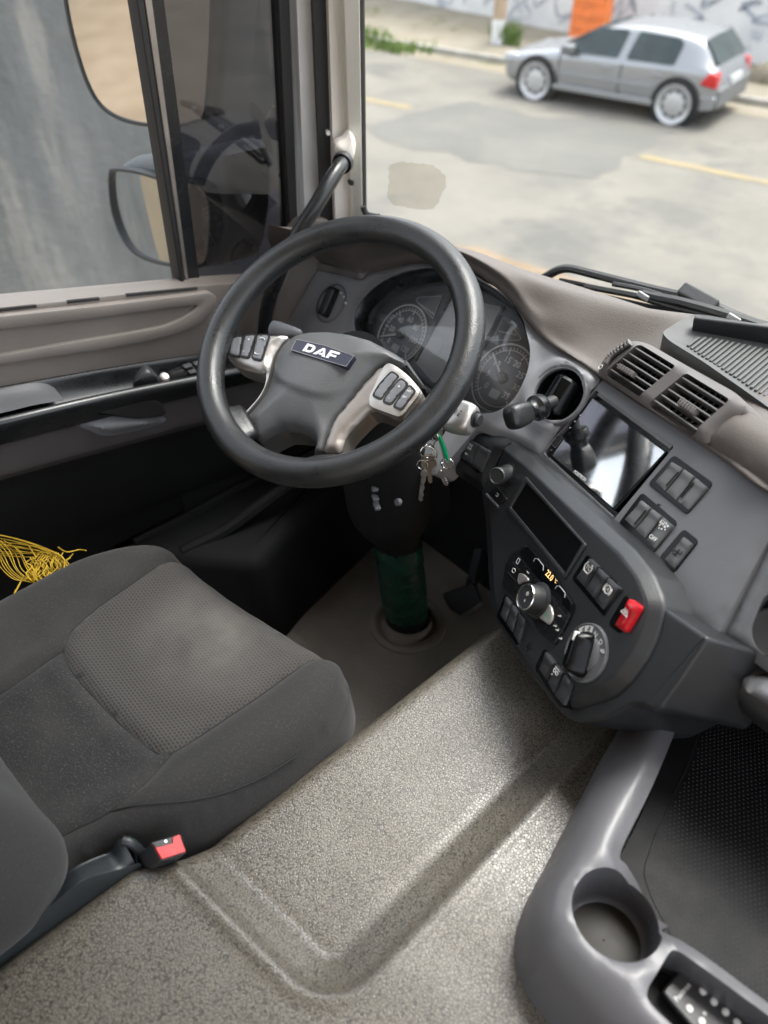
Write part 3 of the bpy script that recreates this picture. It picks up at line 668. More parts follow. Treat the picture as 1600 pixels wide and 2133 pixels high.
pad_o = [(-420, 698), (-200, 675), (0, 652), (210, 630), (400, 608), (428, 605), (443, 614), (444, 630), (430, 650), (412, 667), (394, 678), (340, 697), (225, 720), (0, 753), (-200, 785), (-420, 822)]
pad_i = [(-420, 728), (-200, 705), (0, 681), (210, 656), (350, 637), (398, 632), (402, 636), (395, 643), (385, 650), (368, 660), (330, 675), (250, 690), (150, 706), (0, 732), (-200, 764), (-420, 800)]
b = MB(); po, pi = cr2(f.ls(pad_o), 4), cr2(f.ls(pad_i), 4); b.ring(po, pi, f, -.012, .013, .0035, hi=.003); b.build('pad_border', M['trim'], door)
b = MB(); b.prism(pi, f, -.01, .0045); b.build('pad_panel', M['trim'], door)
b = MB()
for a, c in (((-200, 668), (75, 637)), ((139, 629), (206, 622)), ((262, 615), (410, 600))):
    P = [ax(a[0] + (c[0] - a[0]) * t, a[1] + (c[1] - a[1]) * t, -1.2055) for t in (0, .33, .66, 1)]; b.tube(P, .0032, 6)
b.build('demister_slot', M['dark'], door)
b = MB()      # armrest: deep dark trough, bright rolled rail, black band
b.loft([drow([q - 4 for q in r2], -1.210), drow(r2, -1.2), drow([q + 14 for q in r2], -1.188, -.022), drow([q * .45 + w * .55 for q, w in zip(r2, r3)], -1.16, -.040), drow([q - 6 for q in r3], -1.122, -.028), drow([q - 3 for q in r3], -1.110, -.003), drow(r3, -1.100, .001), drow([q + 8 for q in r3], -1.092, -.002), drow([q * .5 + w * .5 for q, w in zip(r3, r5)], -1.092), drow(r5, -1.100)], 5, 4)
b.build('armrest', M['satin'], door, ang=70)
b = MB(); b.loft([[ax(x, y, q) for x, y in row] for row, q in (([(-420, 886), (-200, 846), (-20, 814), (75, 797), (112, 806)], -1.192), ([(-420, 915), (-200, 876), (-10, 840), (90, 822), (128, 826)], -1.165), ([(-420, 948), (-200, 905), (-5, 862), (80, 842), (135, 834)], -1.112))], 5, 5)
b.build('elbow_pad', M['fascia'], door)
b = MB(); b.loft([drow(r5, -1.103), drow([q + 3 for q in r5], -1.106), drow([q * .5 + w * .5 for q, w in zip(r5, r6)], -1.108), drow([q - 4 for q in r6], -1.110), drow(r6, -1.116), drow(r6, -1.135, -.006)], 5, 4); b.build('lower_trim', M['browndk'], door, ang=60)
b = MB(); f = FX(-1.100); pl_ = cr2(f.ls([(166, 884), (240, 866), (300, 862), (350, 876), (318, 893), (262, 906), (222, 911), (192, 901)]), 5)
b.sheet(pl_, f, .006, lambda u, v: .012 * sm(dist(u, v, ccw(pl_)) / .02) - .006, skirt=-.02); b.build('pull_handle', M['fascia'], door)
b = MB(); f = FX(-1.086); b.prism(cr2(f.ls([(205, 868), (270, 846), (330, 838), (352, 868), (300, 878), (250, 874)]), 5), f, -.03, -.009, .004); b.build('pull_shade', M['dark'], door)  # solid slab, the shadow inside the pull put into its dark colour
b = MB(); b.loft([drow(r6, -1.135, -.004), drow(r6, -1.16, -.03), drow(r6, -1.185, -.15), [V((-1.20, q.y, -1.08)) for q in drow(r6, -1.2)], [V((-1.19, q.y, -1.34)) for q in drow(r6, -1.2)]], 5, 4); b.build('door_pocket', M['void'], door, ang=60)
b = MB(); P = [ax(x, y, -1.178) for x, y in ((280, 1130), (400, 1070), (520, 1005), (640, 960))]; b.tube(cr(P, 4), .010, 8); b.build('pocket_rail', M['void'], door)
b = MB(); f = Fr(ax(378, 775, -1.150), (0, 1, -.12), (.35, -.2, 1)); Q = f.ls([(305, 805), (345, 770), (372, 757), (430, 741), (445, 760), (440, 775), (400, 783)])
b.sheet(cr2(Q, 4), f, .006, lambda u, v: .012 * sm(dist(u, v, ccw(Q)) / .012) - .010, skirt=-.04); sw = b.build('switch_panel', M['satin'], door)
for q in ([(378, 762), (396, 757), (403, 766), (386, 771)], [(400, 756), (418, 751), (424, 760), (407, 765)], [(389, 774), (406, 769), (412, 778), (396, 782)], [(410, 768), (428, 763), (433, 771), (416, 776)]):
    b = MB(); b.prism(rnd(f.ls(q, .004), .003), f, -.005, .008, .002); b.build('window_switch', M['btn_dk'], (door, sw))
b = MB(); f = Fr(ax(302, 780, -1.145), (0, 1, -.1), (.6, -.1, .8)); Q = cr2(f.ls([(278, 800), (285, 778), (300, 762), (312, 765), (332, 788), (325, 797), (300, 803)]), 5)
b.sheet(Q, f, .005, lambda u, v: .02 * math.sqrt(min(1, dist(u, v, ccw(Q)) / .015)), skirt=-.04); lv = b.build('door_lever', M['btn_dk'], door)
b = MB(); b.lathe([(.009, 0), (.009, .012), (.006, .015)], Fr(ax(338, 792, -1.125), (0, 1, 0), (.6, .3, .8)), 14); b.build('lever_pin', M['silver'], (door, lv))

# window: sloping divider, main pane, dark quarter pane
def vline(p, q, x, z0, z1):
    """the straight line through two seen points on plane x, from height z0 to z1"""
    A, B = ax(*p, x), ax(*q, x); return [A + (B - A) * ((z - A.z) / (B.z - A.z)) for z in (z0, z1)]
def strip(name, m, e0, e1, x, t, z0=-.72, z1=.34, parent=None, th=.010):
    a, c = vline(*e0, x, z0, z1), vline(*e1, x, z0, z1); f = FX(x); P = [f.l_(q) for q in (a[0], c[0], c[1], a[1])]
    b = MB(); b.prism(P, f, -t, 0, min(.004, th * .3)); return b.build(name, m, parent or door)
Fr.l_ = lambda s, P: ((P - s.o).dot(s.u), (P - s.o).dot(s.v))
strip('divider_seal', M['rubber'], ((285, 0), (375, 583)), ((300, 0), (385, 583)), -1.240, .03)
strip('divider_channel', M['silver_dk'], ((301.5, 0), (385.5, 583)), ((318, 0), (394, 583)), -1.244, .012)
strip('divider', M['satin'], ((301, 0), (385, 583)), ((343, 0), (417, 580)), -1.249, .03)
f = FX(-1.262); a, c = vline((300, 0), (385, 583), -1.262, -.74, .34), None
b = MB(); b.add([f.w(-.55, -.62, 0), f.w(a[0].y, -.74, 0), f.w(a[1].y, .34, 0), f.w(-.55, .34, 0)], [(0, 1, 2, 3)]); b.build('window_pane', M['sidepane'], door)
f = FX(-1.256); a = vline((343, 0), (417, 580), -1.256, -.76, .34); c = vline((586, 0), (607, 480), -1.256, -.76, .34)
b = MB(); b.add([f.w(a[0].y - .01, -.76), f.w(c[0].y + .01, -.76), f.w(c[1].y + .01, .34), f.w(a[1].y - .01, .34)], [(0, 1, 2, 3)]); b.build('quarter_pane', M['quarter'], door)
strip('quarter_frame', M['rubber'], ((581, 0), (603, 470)), ((604, 0), (622, 470)), -1.243, .03)
strip('quarter_trim', M['silver_dk'], ((578.5, 0), (601, 470)), ((581, 0), (603, 470)), -1.247, .01)
b = MB(); b.bar((-1.255, -.56, .36), (-1.255, .80, .36), .05, .05); b.build('frame_rail', M['rubber'], door)

# A pillar with its trims
pil = Thing('windscreen_pillar', 'beige trimmed windscreen pillar between door and windscreen', 'pillar', (-1.19, .92, -.7))
BL = [((607, 0), (625, 470), -1.262), ((618, 0), (636, 470), -1.236), ((647, 0), (668, 470), -1.228), ((652, 0), (671, 470), -1.205), ((679, 0), (694, 470), -1.196), ((684, 0), (699, 470), -1.182), ((711, 0), (729, 470), -1.172), ((717, 0), (734, 470), -1.158), ((748, 0), (755, 470), -1.142), ((750, 0), (756, 470), -1.15)]
def pstrip(name, m, i, j, z0=-.74, z1=.34):
    L = [vline(BL[k][0], BL[k][1], BL[k][2], z0, z1) for k in range(i, j + 1)]
    b = MB(); rows = []
    for t in range(9): rows.append([a.lerp(c, t / 8) for a, c in L])
    b.grid(rows); b.grid([[q + V((-.05, .02, 0)) for q in r] for r in rows]); return b.build(name, m, pil, ang=60)
pstrip('door_return', M['pillar_in'], 0, 2); pstrip('door_seal', M['rubber'], 2, 4); pstrip('trim_flank', M['pillar'], 4, 6); pstrip('trim_face', M['pillar'], 6, 9)
b = MB(); f = Fr(ax(638, 500, -1.20), (0, 1, 0), (1, -.3, .1)); Q = f.ls([(600, 560), (612, 475), (640, 455), (690, 455), (700, 520), (668, 560), (640, 600), (610, 700), (560, 760), (552, 650), (585, 600)])
b.prism(rnd(Q, .02), f, -.04, 0, .006); b.build('pillar_foot', M['trim'], pil)
b = MB(); b.lathe([(.005, -.01), (.005, .001), (.003, .002)], Fr(ax(732, 381, -1.155), (0, 1, 0), (1, -.5, 0)), 10); b.build('trim_clip', M['dark'], pil)
b = MB(); b.lathe([(.004, -.01), (.004, .001)], Fr(ax(684, 277, -1.19), (0, 1, 0), (1, -.5, 0)), 10); b.build('white_clip', M['mark'], pil)

# grab handle on the pillar
gh = Thing('grab_handle', 'black tubular grab handle slanting up to the beige pillar', 'handle', ax(600, 520, -1.1))
P = [ax(x, y, q) for x, y, q in ((716, 336, -1.125), (700, 358, -1.10), (660, 425, -1.085), (610, 505, -1.095), (575, 585, -1.12), (557, 640, -1.14), (550, 700, -1.15), (548, 760, -1.16))]
b = MB(); b.tube(cr(P, 5), .0135, 14); b.build('bar', M['satin'], gh)
f = Fr(ax(722, 330, -1.135), ax(716, 336, -1.125) - ax(700, 358, -1.10), (0, 0, 1)); b = MB()
b.lathe([(.018, -.012), (.019, -.004), (.018, .002)], Fr(P[0], (0, 0, 1), P[0] - P[1]), 18); b.build('collar', M['black'], gh)
b = MB(); f = Fr(ax(722, 322, -1.14), (0, 1, 0), (1, -.55, .05)); Q = cr2(f.ls([(700, 300), (718, 290), (733, 276), (741, 300), (736, 330), (722, 352), (700, 318)]), 4)
b.sheet(Q, f, .005, lambda u, v: .015 * math.sqrt(min(1, dist(u, v, ccw(Q)) / .02)), skirt=-.03); b.build('bracket', M['pillar'], gh)

# windscreen: bowed pane, rubber edge, sticker scar
ws = Thing('windscreen', 'large clear windscreen with the scar of a peeled sticker', 'window', (-.2, 1.1, -.62))
def wy(x, z): return 1.12 - .155 * ((x + .22) / .91) ** 2 - .10 * (z + .56)
def wp(x, z, d=0): return V((x, wy(x, z) + d, z))
b = MB(); b.grid([[wp(-1.15 + i * .0775, -.66 + j * .1) for i in range(25)] for j in range(13)]); b.build('pane', M['windscreen'], ws)
def onws(x, y):
    P = ray(x, y)
    t = 1.0
    for _ in range(12): q = P * t; t = t * (wy(q.x, q.z) / q.y)
    return P * t
L0 = vline((751, 0), (757, 470), -1.150, -.66, .54)
b = MB(); P = [q + V((0, .0, 0)) for q in [L0[0].lerp(L0[1], t / 10) for t in range(11)]]
b.tube(P, .007, 8); b.tube([wp(-1.13 + i * .09, -.655, -.012) for i in range(22)], .012, 8); b.tube([onws(757, 430), onws(759, 438), onws(764, 446), onws(775, 450), onws(790, 452)], .006, 8); b.build('edge_seal', M['rubber'], ws)
M['scar'] = glass('sticker glue residue', (.86, .84, .79), .16, .2, (14, .35, .7), (.72, .66, .55))
out = [(812, 345), (835, 337), (870, 340), (905, 345), (927, 362), (930, 385), (920, 410), (905, 430), (880, 436), (850, 432), (820, 425), (808, 405), (812, 375)]
b = MB(); Q = []
for i, p in enumerate(cr(out, 6, True)):
    w = noise.noise(V((p.x * .11, p.y * .11, 0))) * 5; c_ = V((868, 388)); d = (p - c_).normalized(); Q.append(p + d * w)
b.add([onws(q.x, q.y) + V((0, -.002, 0)) for q in Q] + [onws(868, 388) + V((0, -.002, 0))], [(i, (i + 1) % len(Q), len(Q)) for i in range(len(Q))]); b.build('sticker_residue', M['scar'], ws)
b = MB(); b.grid([[V((-1.1 + i * .2, wy(-1.1 + i * .2, -.7) + d, z)) for i in range(10)] for d, z in ((.02, -.70), (.10, -.72), (.16, -.80), (.18, -1.6))]); b.build('cowl', M['black'], ws)

# wipers parked outside along the foot of the windscreen
def wiper(name, label, arm, blade, r):
    t = Thing(name, label, 'wiper', arm[0], 'windscreen wipers')
    b = MB(); b.tube(cr(arm, 5), r, 8); b.build('arm', M['black'], t)
    b = MB(); b.tube(cr(blade, 5), .0055, 6); bl = b.build('blade', M['rubber'], t)
    b = MB(); b.tube([q + V((0, .006, .011)) for q in cr(blade[1:-1], 4)], .0045, 6); b.build('blade_spine', M['black'], (t, bl))
    return t
wo = lambda x, y, d: ay(x, y, onws(x, y).y + d)
w1 = wiper('windscreen_wiper', 'long black wiper arm with a bent end, standing above the other wiper', [wo(x, y, .07) for x, y in ((1640, 692), (1560, 668), (1465, 628), (1350, 600), (1240, 572), (1190, 560), (1165, 562), (1145, 572), (1128, 582))], [wo(x, y, .06) for x, y in ((1132, 584), (1160, 597), (1200, 605), (1300, 628), (1420, 654), (1480, 668))], .008)
w2 = wiper('windscreen_wiper', 'lower black wiper lying on the windscreen foot behind the dash top', [wo(x, y, .05) for x, y in ((1640, 700), (1580, 678), (1500, 652), (1420, 630), (1370, 620), (1340, 612))], [wo(x, y, .045) for x, y in ((1218, 596), (1270, 606), (1330, 618), (1400, 640), (1450, 652), (1530, 672))], .009)
for P, t in (((1341, 617), w2), ((1530, 664), w2)):
    b = MB(); c_ = wo(*P, .044); b.prism(rnd(rect(-.011, .011, -.005, .005), .002), Fr(c_, (1, .1, -.2), (0, -1, .4)), -.006, .006, .002); b.build('clip', M['markdim'], t)
b = MB(); c_ = wo(1455, 622, .065); b.prism(rnd(rect(-.035, .035, -.012, .012), .006), Fr(c_, (1, .1, -.35), (0, -.6, .8)), -.01, .01, .004); b.build('joint', M['black'], w1)

# door mirrors outside the driver window
def mirror(name, label, glass_px, hood_px, x, n, m=M['mirror'], bow=0.0):
    c_ = ax(*glass_px[0], x); t = Thing(name, label, 'mirror', c_, 'driver side door mirrors'); f = Fr(ax(sum(p[0] for p in glass_px) / len(glass_px), sum(p[1] for p in glass_px) / len(glass_px), x), (1, .25, 0), n)
    Q = cr2(f.ls(glass_px), 6); H = cr2(f.ls(hood_px), 6)
    b = MB(); mx = max(q[0] for q in Q) - min(q[0] for q in Q); b.sheet(Q, f, .016, lambda u, v: -bow * (u * u + v * v)); b.build('glass', m, t, ang=80)
    b = MB(); b.prism(H, f, -.12, -.022, .02); o = b.build('housing', M['mirrorhood'], t)
    b = MB(); Qe = off(ccw(Q), -.006); b.ring(Qe, off(ccw(Q), .001), f, -.024, .004, .002); b.build('rim', M['black'], t)
    return t
mirror('door_mirror', 'large upper door mirror reflecting beige ground behind the truck', [(108, -230), (300, -250), (430, -200), (430, 200), (400, 252), (325, 258), (262, 248), (215, 222), (185, 175), (160, 100), (142, 20), (132, -60)], [(100, -240), (300, -262), (440, -210), (440, 210), (405, 262), (325, 266), (258, 256), (208, 230), (178, 180), (152, 100), (134, 20), (124, -60)], -1.60, (.30, -1, -.10))
mirror('wide_angle_mirror', 'small lower wide angle door mirror under a rounded grey hood', [(231, 365), (245, 356), (290, 362), (345, 378), (430, 400), (430, 540), (380, 550), (345, 548), (300, 535), (268, 512), (245, 470), (233, 420)], [(222, 362), (245, 335), (290, 325), (345, 322), (440, 330), (440, 545), (385, 556), (340, 554), (295, 541), (262, 518), (238, 475), (226, 420)], -1.60, (-.02, -1, .03), bow=.15)

# roof and back of the cab (the passenger door stands open)
b = MB(); b.prism(rect(-1.26, .85, -1.35, .84), FZ(.62), -.05, .05, .01); struct(b.build('ceiling', M['headliner']))
b = MB(); b.prism(rect(-1.26, .85, -1.34, .56), Fr((0, -1.36, 0), (-1, 0, 0), (0, -1, 0)), -.03, .03); b.v = [V((q.x, q.y, q.z)) for q in b.v]; struct(b.build('wall_back', M['headliner']))
b = MB(); b.prism(rect(-1.35, -.58, -1.34, .56), FX(-1.27), -.02, .02); struct(b.build('wall_left', M['headliner']))

# ================================================================ dashboard
FAS = Fr((-.79, .86, -.655), (1, 0, 0), (-.096, -.757, .646))          # instrument fascia
UP = Fr((-.4214, .7813, -.6412), (.8987, -.3981, .1839), (-.4174, -.648, .637))   # console face, turned to the driver
LO = Fr((-.417, .6643, -.703), (.879, -.430, .2055), (-.4734, -.7373, .482))       # lower console face, a little steeper
dash = Thing('dashboard', 'brown grey topped dashboard with charcoal fascia, air vents and park brake lever', 'dashboard', (-.6, .95, -.75))
# --- soft top
back = [(560, 470), (640, 487), (690, 496), (780, 503), (880, 508), (960, 520), (1050, 556), (1130, 590), (1230, 619), (1330, 645), (1440, 662), (1560, 683), (1720, 712)]
front = [(585, 560), (652, 545), (745, 572), (775, 562), (860, 543), (965, 556), (1050, 612), (1102, 676), (1145, 716), (1195, 746), (1262, 792), (1478, 935), (1640, 1045)]
fr_ = [(FAS if i < 10 else UP) for i in range(13)]
R_b = [az(x, y, -.535) for x, y in back]; R_f = [f.w(*f.l(x, y, .004), .004) for f, (x, y) in zip(fr_, front)]
for x_ in (.15, .50, .86): R_b.append(V((x_, wy(x_, -.535) - .03, -.535))); R_f.append(V((x_, .725 - .03 * x_, -.545))); fr_.append(Fr(R_f[-1], (1, 0, 0), (0, -.7, .7)))
R_b2 = [V((p.x, wy(p.x, -.58) - .02, -.585)) for p in R_b]
R_m = [(a * .5 + c * .5) + V((0, -.012, .016)) * (1 if i < 7 else (.3 if i < 9 else -.2)) for i, (a, c) in enumerate(zip(R_b, R_f))]; R_m2 = [(a * .15 + c * .85) + V((0, -.004, .012)) * (1 if i < 8 else (.25 if i < 9 else -.25)) for i, (a, c) in enumerate(zip(R_b, R_f))]
R_u = [q - f.n * .05 for q, f in zip(R_f, fr_)]
b = MB(); b.loft([R_b2, [q + V((0, .03, -.010)) for q in R_b], R_b, R_m, R_m2, R_f, R_u], 6, 5); b.build('soft_top', M['pad'], dash, ang=75)
b = MB(); P = [(a * .62 + c * .38) for a, c in zip(R_b, R_f)]
# --- fascia round the instruments
hole = [(741, 667), (756, 628), (790, 594), (835, 571), (880, 561), (917, 560), (955, 566), (996, 583), (1041, 611), (1079, 649), (1102, 700), (1108, 745), (1096, 797), (1070, 838), (1036, 860), (990, 862), (930, 842), (860, 795), (795, 750), (752, 712)]
hole_l = ccw(cr2(FAS.ls(hole), 4))
fo = [(652, 548), (700, 562), (745, 574), (775, 562), (860, 543), (965, 556), (1050, 612), (1102, 676), (1145, 716), (1195, 746), (1251, 788), (1180, 872), (1114, 953), (1058, 917), (985, 893), (900, 990), (700, 900), (570, 780), (585, 690), (604, 636), (628, 588)]
fo_l = rnd(FAS.ls(fo), .012)
lever_c = FAS.l(1163, 822)
def fas_h(u, v):
    d = dist(u, v, ccw(fo_l)); h = -.008 * (1 - sm(d / .012))
    e = math.hypot(u - lever_c[0], v - lever_c[1]); h += .007 * math.exp(-((e - .050) / .010) ** 2)
    e = dist(u, v, hole_l); h += .006 * math.exp(-(e / .012) ** 2); return h
b = MB(); b.sheet(fo_l, FAS, .0085, fas_h, holes=[hole_l, circ(.0405, 28, *lever_c)], skirt=-.06, hole_skirt=-.05); b.build('fascia', M['fascia_l'], dash, ang=50)
# --- light switch
ls = FAS.l(690, 632); fl = FAS.at(*ls)
b = MB(); b.lathe([(.040, -.01), (.040, .002), (.038, .0035), (.0365, .003), (.036, -.002)], fl, 40, cap1=True); lo = b.build('light_switch', M['fascia'], dash)
b = MB(); a0 = math.atan2(*reversed([q - w for q, w in zip(FAS.l(706, 598), FAS.l(680, 660))])); fk = FAS.at(*ls, 0, a0)
b.prism(rnd(rect(-.030, .030, -.010, .010), .008), fk, -.004, .018, .005); b.build('knob', M['satin'], (dash, lo))
b = MB()
for px in ((704, 606), (712, 611), (719, 620), (722, 632), (694, 605)):
    q = FAS.l(*px); b.prism(circ(.0022, 8, *q), FAS, .0, .0042)
b.build('markings', M['mark'], (dash, lo))

# --- vents
def quad_pt(Q, s, t):
    A, B, C_, D = [V(q) for q in Q]; p = (A * (1 - s) + B * s) * (1 - t) + (D * (1 - s) + C_ * s) * t; return p
def vent(fr, outer, opens, slats, mid=True, name='air_vent', wheel=None, tabs=()):
    ol = rnd(fr.ls(outer), .010); hl = [rnd(fr.ls(o), .006) for o in opens]
    OC = ccw(ol)
    b = MB(); b.sheet(ol, fr, .007, lambda u, v: -.007 * (1 - sm(dist(u, v, OC) / .010)), holes=hl, skirt=-.045, hole_skirt=-.032); vo = b.build(name, M['vent'], dash, ang=50)
    b = MB()
    for h in hl: b.prism(off(ccw(h), -.002), fr, -.05, -.034)
    b.build('duct', M['dark'], (dash, vo))
    for o, (n, par) in zip(opens, slats):
        Q = fr.ls(o)
        for i in range(n):
            t = (i + .8) / (n + .6); a, c = quad_pt(Q, -.02, t), quad_pt(Q, 1.02, t)
            P0, P1 = fr.w(a.x, a.y, -.008), fr.w(c.x, c.y, -.008); d = (P1 - P0).normalized(); across = fr.n.cross(d)
            b = MB(); b.bar(P0, P1, .0135, .0022, (across * .97 + fr.n * -.22) , .0008); b.build('slat', M['slat'], (dash, vo))
        b = MB()
        for j in range(1, 8):
            s = j / 8; a, c = quad_pt(Q, s, 0), quad_pt(Q, s, 1); b.bar(fr.w(a.x, a.y, -.026), fr.w(c.x, c.y, -.026), .002, .010, fr.n)
        b.build('deflector_blades', M['satin'], (dash, vo))
    for (pa, pb) in tabs:
        a, c = fr.l(*pa), fr.l(*pb); P0, P1 = fr.w(*a, .0), fr.w(*c, .0); b = MB(); b.bar(P0, P1, .0075, .010, fr.n, .002)
        for j in range(6):
            q = P0.lerp(P1, .1 + j * .16); v_ = fr.n.cross((P1 - P0).normalized()); b.bar(q - v_ * .004, q + v_ * .004, .0022, .0125, fr.n, .0008)
        b.build('slide_tab', M['vent'], (dash, vo))
    if wheel:
        P = [fr.l(*q) for q in wheel]; cv = cr([V(q) for q in P], 6); b = MB()
        b.tube([fr.w(q.x, q.y, .001) for q in cv], .0058, 8); b.build('wheel_slot', M['dark'], (dash, vo))
        b = MB()
        for j in range(0, len(cv), 2):
            q = cv[j]; d = (cv[min(j + 1, len(cv) - 1)] - cv[max(j - 1, 0)]).normalized(); P0 = fr.w(q.x - d.y * .0046, q.y + d.x * .0046, .003); P1 = fr.w(q.x + d.y * .0046, q.y - d.x * .0046, .003); b.bar(P0, P1, .0042, .008, fr.n, .0015)
        b.tube([fr.w(q.x, q.y, .0) for q in cv], .0048, 8)
        b.build('thumb_wheel', M['vent'], (dash, vo))
    return vo
VT = Fr(UP.w(0, 0, .017), UP.u, UP.n)
v1 = vent(VT, [(1239, 772), (1246, 750), (1266, 727), (1294, 709), (1319, 704), (1346, 711), (1412, 749), (1524, 811), (1549, 833), (1547, 850), (1531, 861), (1500, 880), (1482, 900), (1468, 922), (1331, 836)],
     [[(1331, 715), (1408, 762), (1331, 825), (1258, 777)], [(1429, 776), (1521, 832), (1437, 905), (1348, 842)]], [(5, 0), (5, 0)],
     wheel=[(1266, 758), (1275, 745), (1292, 731), (1313, 717)], tabs=[((1291, 764), (1322, 782)), ((1417, 838), (1450, 860))])
b = MB(); q = VT.l(1252, 765); b.tube([VT.w(q[0] + .0032 * math.cos(t * .5236), q[1] + .0032 * math.sin(t * .5236), .001) for t in range(12)], .0008, 5, True); b.build('zero_mark', M['mark'], (dash, v1))
VL = Fr(FAS.w(0, 0, .012), FAS.u, FAS.n)
vent(VL, [(640, 556), (650, 520), (690, 488), (760, 496), (782, 505), (776, 530), (762, 562), (748, 580), (700, 566)], [[(672, 510), (752, 508), (738, 566), (655, 545)]], [(4, 0)], wheel=[(771, 512), (762, 530), (752, 552), (748, 566)], tabs=[((690, 528), (722, 538))])

# --- grey storage tray let into the top at the right, with a ribbed mat
TP = Fr((-.46, 1.02, -.522), (1, 0, 0), (0, -.115, 1))
tro = rnd(TP.ls([(1378, 698), (1388, 690), (1440, 659), (1476, 662), (1800, 722), (1800, 985), (1605, 858), (1545, 815), (1462, 757), (1392, 714)]), .01)
TRO = ccw(tro)
b = MB(); b.sheet(tro, TP, .012, lambda u, v: -.010 * sm(dist(u, v, TRO) / .02) + .004, skirt=-.03); b.build('top_tray', M['toptray'], dash)
Q = TP.ls([(1448, 662), (1800, 722), (1800, 775), (1600, 738), (1490, 707), (1470, 690)], .002)
b = MB(); b.add([TP.w(*q, .003) for q in Q[:2]] + [TP.w(*q, -.010) for q in Q[2:]], [tuple(range(6))]); Pq = TP.ls([(1447, 655), (1800, 715)], .02)
b2 = MB(); A, B = [TP.w(*q, .020) for q in Pq]; b2.bar(A + V((0, .004, -.012)), B + V((0, .004, -.012)), .008, .03, V((0, -.3, 1)), .003); b2.build('tray_lip', M['console'], dash)
b = MB(); rib = TP.ls([(1425, 712), (1445, 698), (1480, 699), (1800, 763), (1800, 930), (1620, 838)], 0); RB = ccw(rnd(rib, .015))
n = 60; u0 = min(q[0] for q in RB); u1 = max(q[0] for q in RB)
i = 0; u = u0
while u < u1:
    vs = []
    for k in range(len(RB)):
        a, c = RB[k - 1], RB[k]
        if (a[0] > u) != (c[0] > u): vs.append(a[1] + (c[1] - a[1]) * (u - a[0]) / (c[0] - a[0]))
    if len(vs) >= 2: b.bar(TP.w(u, min(vs), -.004), TP.w(u, max(vs), -.004), .0036, .004, TP.n, .001)
    u += .0068
b.build('ribbed_mat', M['toptray'], dash)
# --- rolled leather pad under the vents on the passenger side
b = MB(); pq = [(1468, 925), (1484, 900), (1505, 877), (1550, 850), (1640, 905), (1800, 1010), (1800, 1180), (1640, 1048), (1540, 985)]
f = Fr(UP.w(0, 0, .004), UP.u, UP.n); Q = rnd(f.ls(pq), .012); QC = ccw(Q)
b.sheet(Q, f, .010, lambda u, v: .018 * math.sqrt(max(0, 1 - (1 - min(1, dist(u, v, QC) / .05)) ** 2)) - .002, skirt=-.02); b.build('passenger_pad', M['pad'], dash)

# --- park brake lever in its round cup
fc = FAS.at(*lever_c)
b = MB(); b.lathe([(.0505, -.002), (.049, .003), (.046, .0052), (.043, .0045), (.0412, .001), (.040, -.004)], fc, 40, cap1=False); b.build('cup_rim', M['fascia'], dash)
b = MB(); b.lathe([(.0402, -.003), (.040, -.006), (.036, -.03), (.02, -.045), (.001, -.048)], fc, 40, cap1=False); cup = b.build('brake_cup', M['satin'], dash)
P0 = FAS.w(*lever_c, -.028); ax_l = (FAS.w(*FAS.l(1186, 792), .0) - FAS.w(*FAS.l(1150, 850), .0)).normalized()
b = MB(); side_ = FAS.n.cross(ax_l); fb = Fr(FAS.w(*lever_c, -.008), side_, ax_l); b.lathe([(.018, -.028), (.022, -.024), (.022, .024), (.018, .028)], fb, 24, True); b.build('drum', M['gloss'], (dash, cup))
kn = FAS.w(*FAS.l(1088, 862, .062), .062); ro = FAS.w(*FAS.l(1148, 838, .012), .012); d = (kn - ro).normalized()
b = MB(); b.tube([ro - d * .018, ro, kn], [.010, .010, .009], 12); lv = b.build('brake_lever', M['black'], dash)
fk = Fr(ro + (kn - ro) * .48, d.orthogonal(), d); b = MB(); b.lathe([(.010, -.010), (.0185, -.009), (.0195, -.005), (.0195, .004), (.016, .008), (.0135, .012), (.0135, .018), (.010, .02)], fk, 24); b.build('collar', M['satin'], (dash, lv))
b = MB(); R = []; uu = (cU - d * cU.dot(d)).normalized(); vv = d.cross(uu)
for s, a in ((-.018, .006), (-.016, .0115), (-.008, .0145), (.010, .0165), (.022, .016), (.028, .012), (.030, .005)):
    R.append([kn + d * s + uu * (a * 1.15 * (abs(math.cos(t)) ** .6) * (1 if math.cos(t) > 0 else -1)) + vv * (a * .95 * (abs(math.sin(t)) ** .6) * (1 if math.sin(t) > 0 else -1)) for t in [j * 6.2832 / 20 for j in range(20)]])
b.rings(R); b.build('lever_knob', M['pad_k'] if 'pad_k' in M else M['wheel'], (dash, lv), sub=1)

# --- dark structure beneath the dash
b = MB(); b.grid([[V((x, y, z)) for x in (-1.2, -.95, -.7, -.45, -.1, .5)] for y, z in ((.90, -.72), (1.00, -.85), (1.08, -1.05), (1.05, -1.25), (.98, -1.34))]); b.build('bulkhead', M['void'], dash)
b = MB(); b.grid([[V((-1.2, .78, -.80)), V((-.9, .80, -.83)), V((-.62, .80, -.80)), V((-.46, .76, -.80))], [V((-1.2, .95, -.90)), V((-.9, 1.0, -.95)), V((-.62, 1.0, -.95)), V((-.46, .95, -.92))]]); b.build('knee_panel', M['void'], dash)

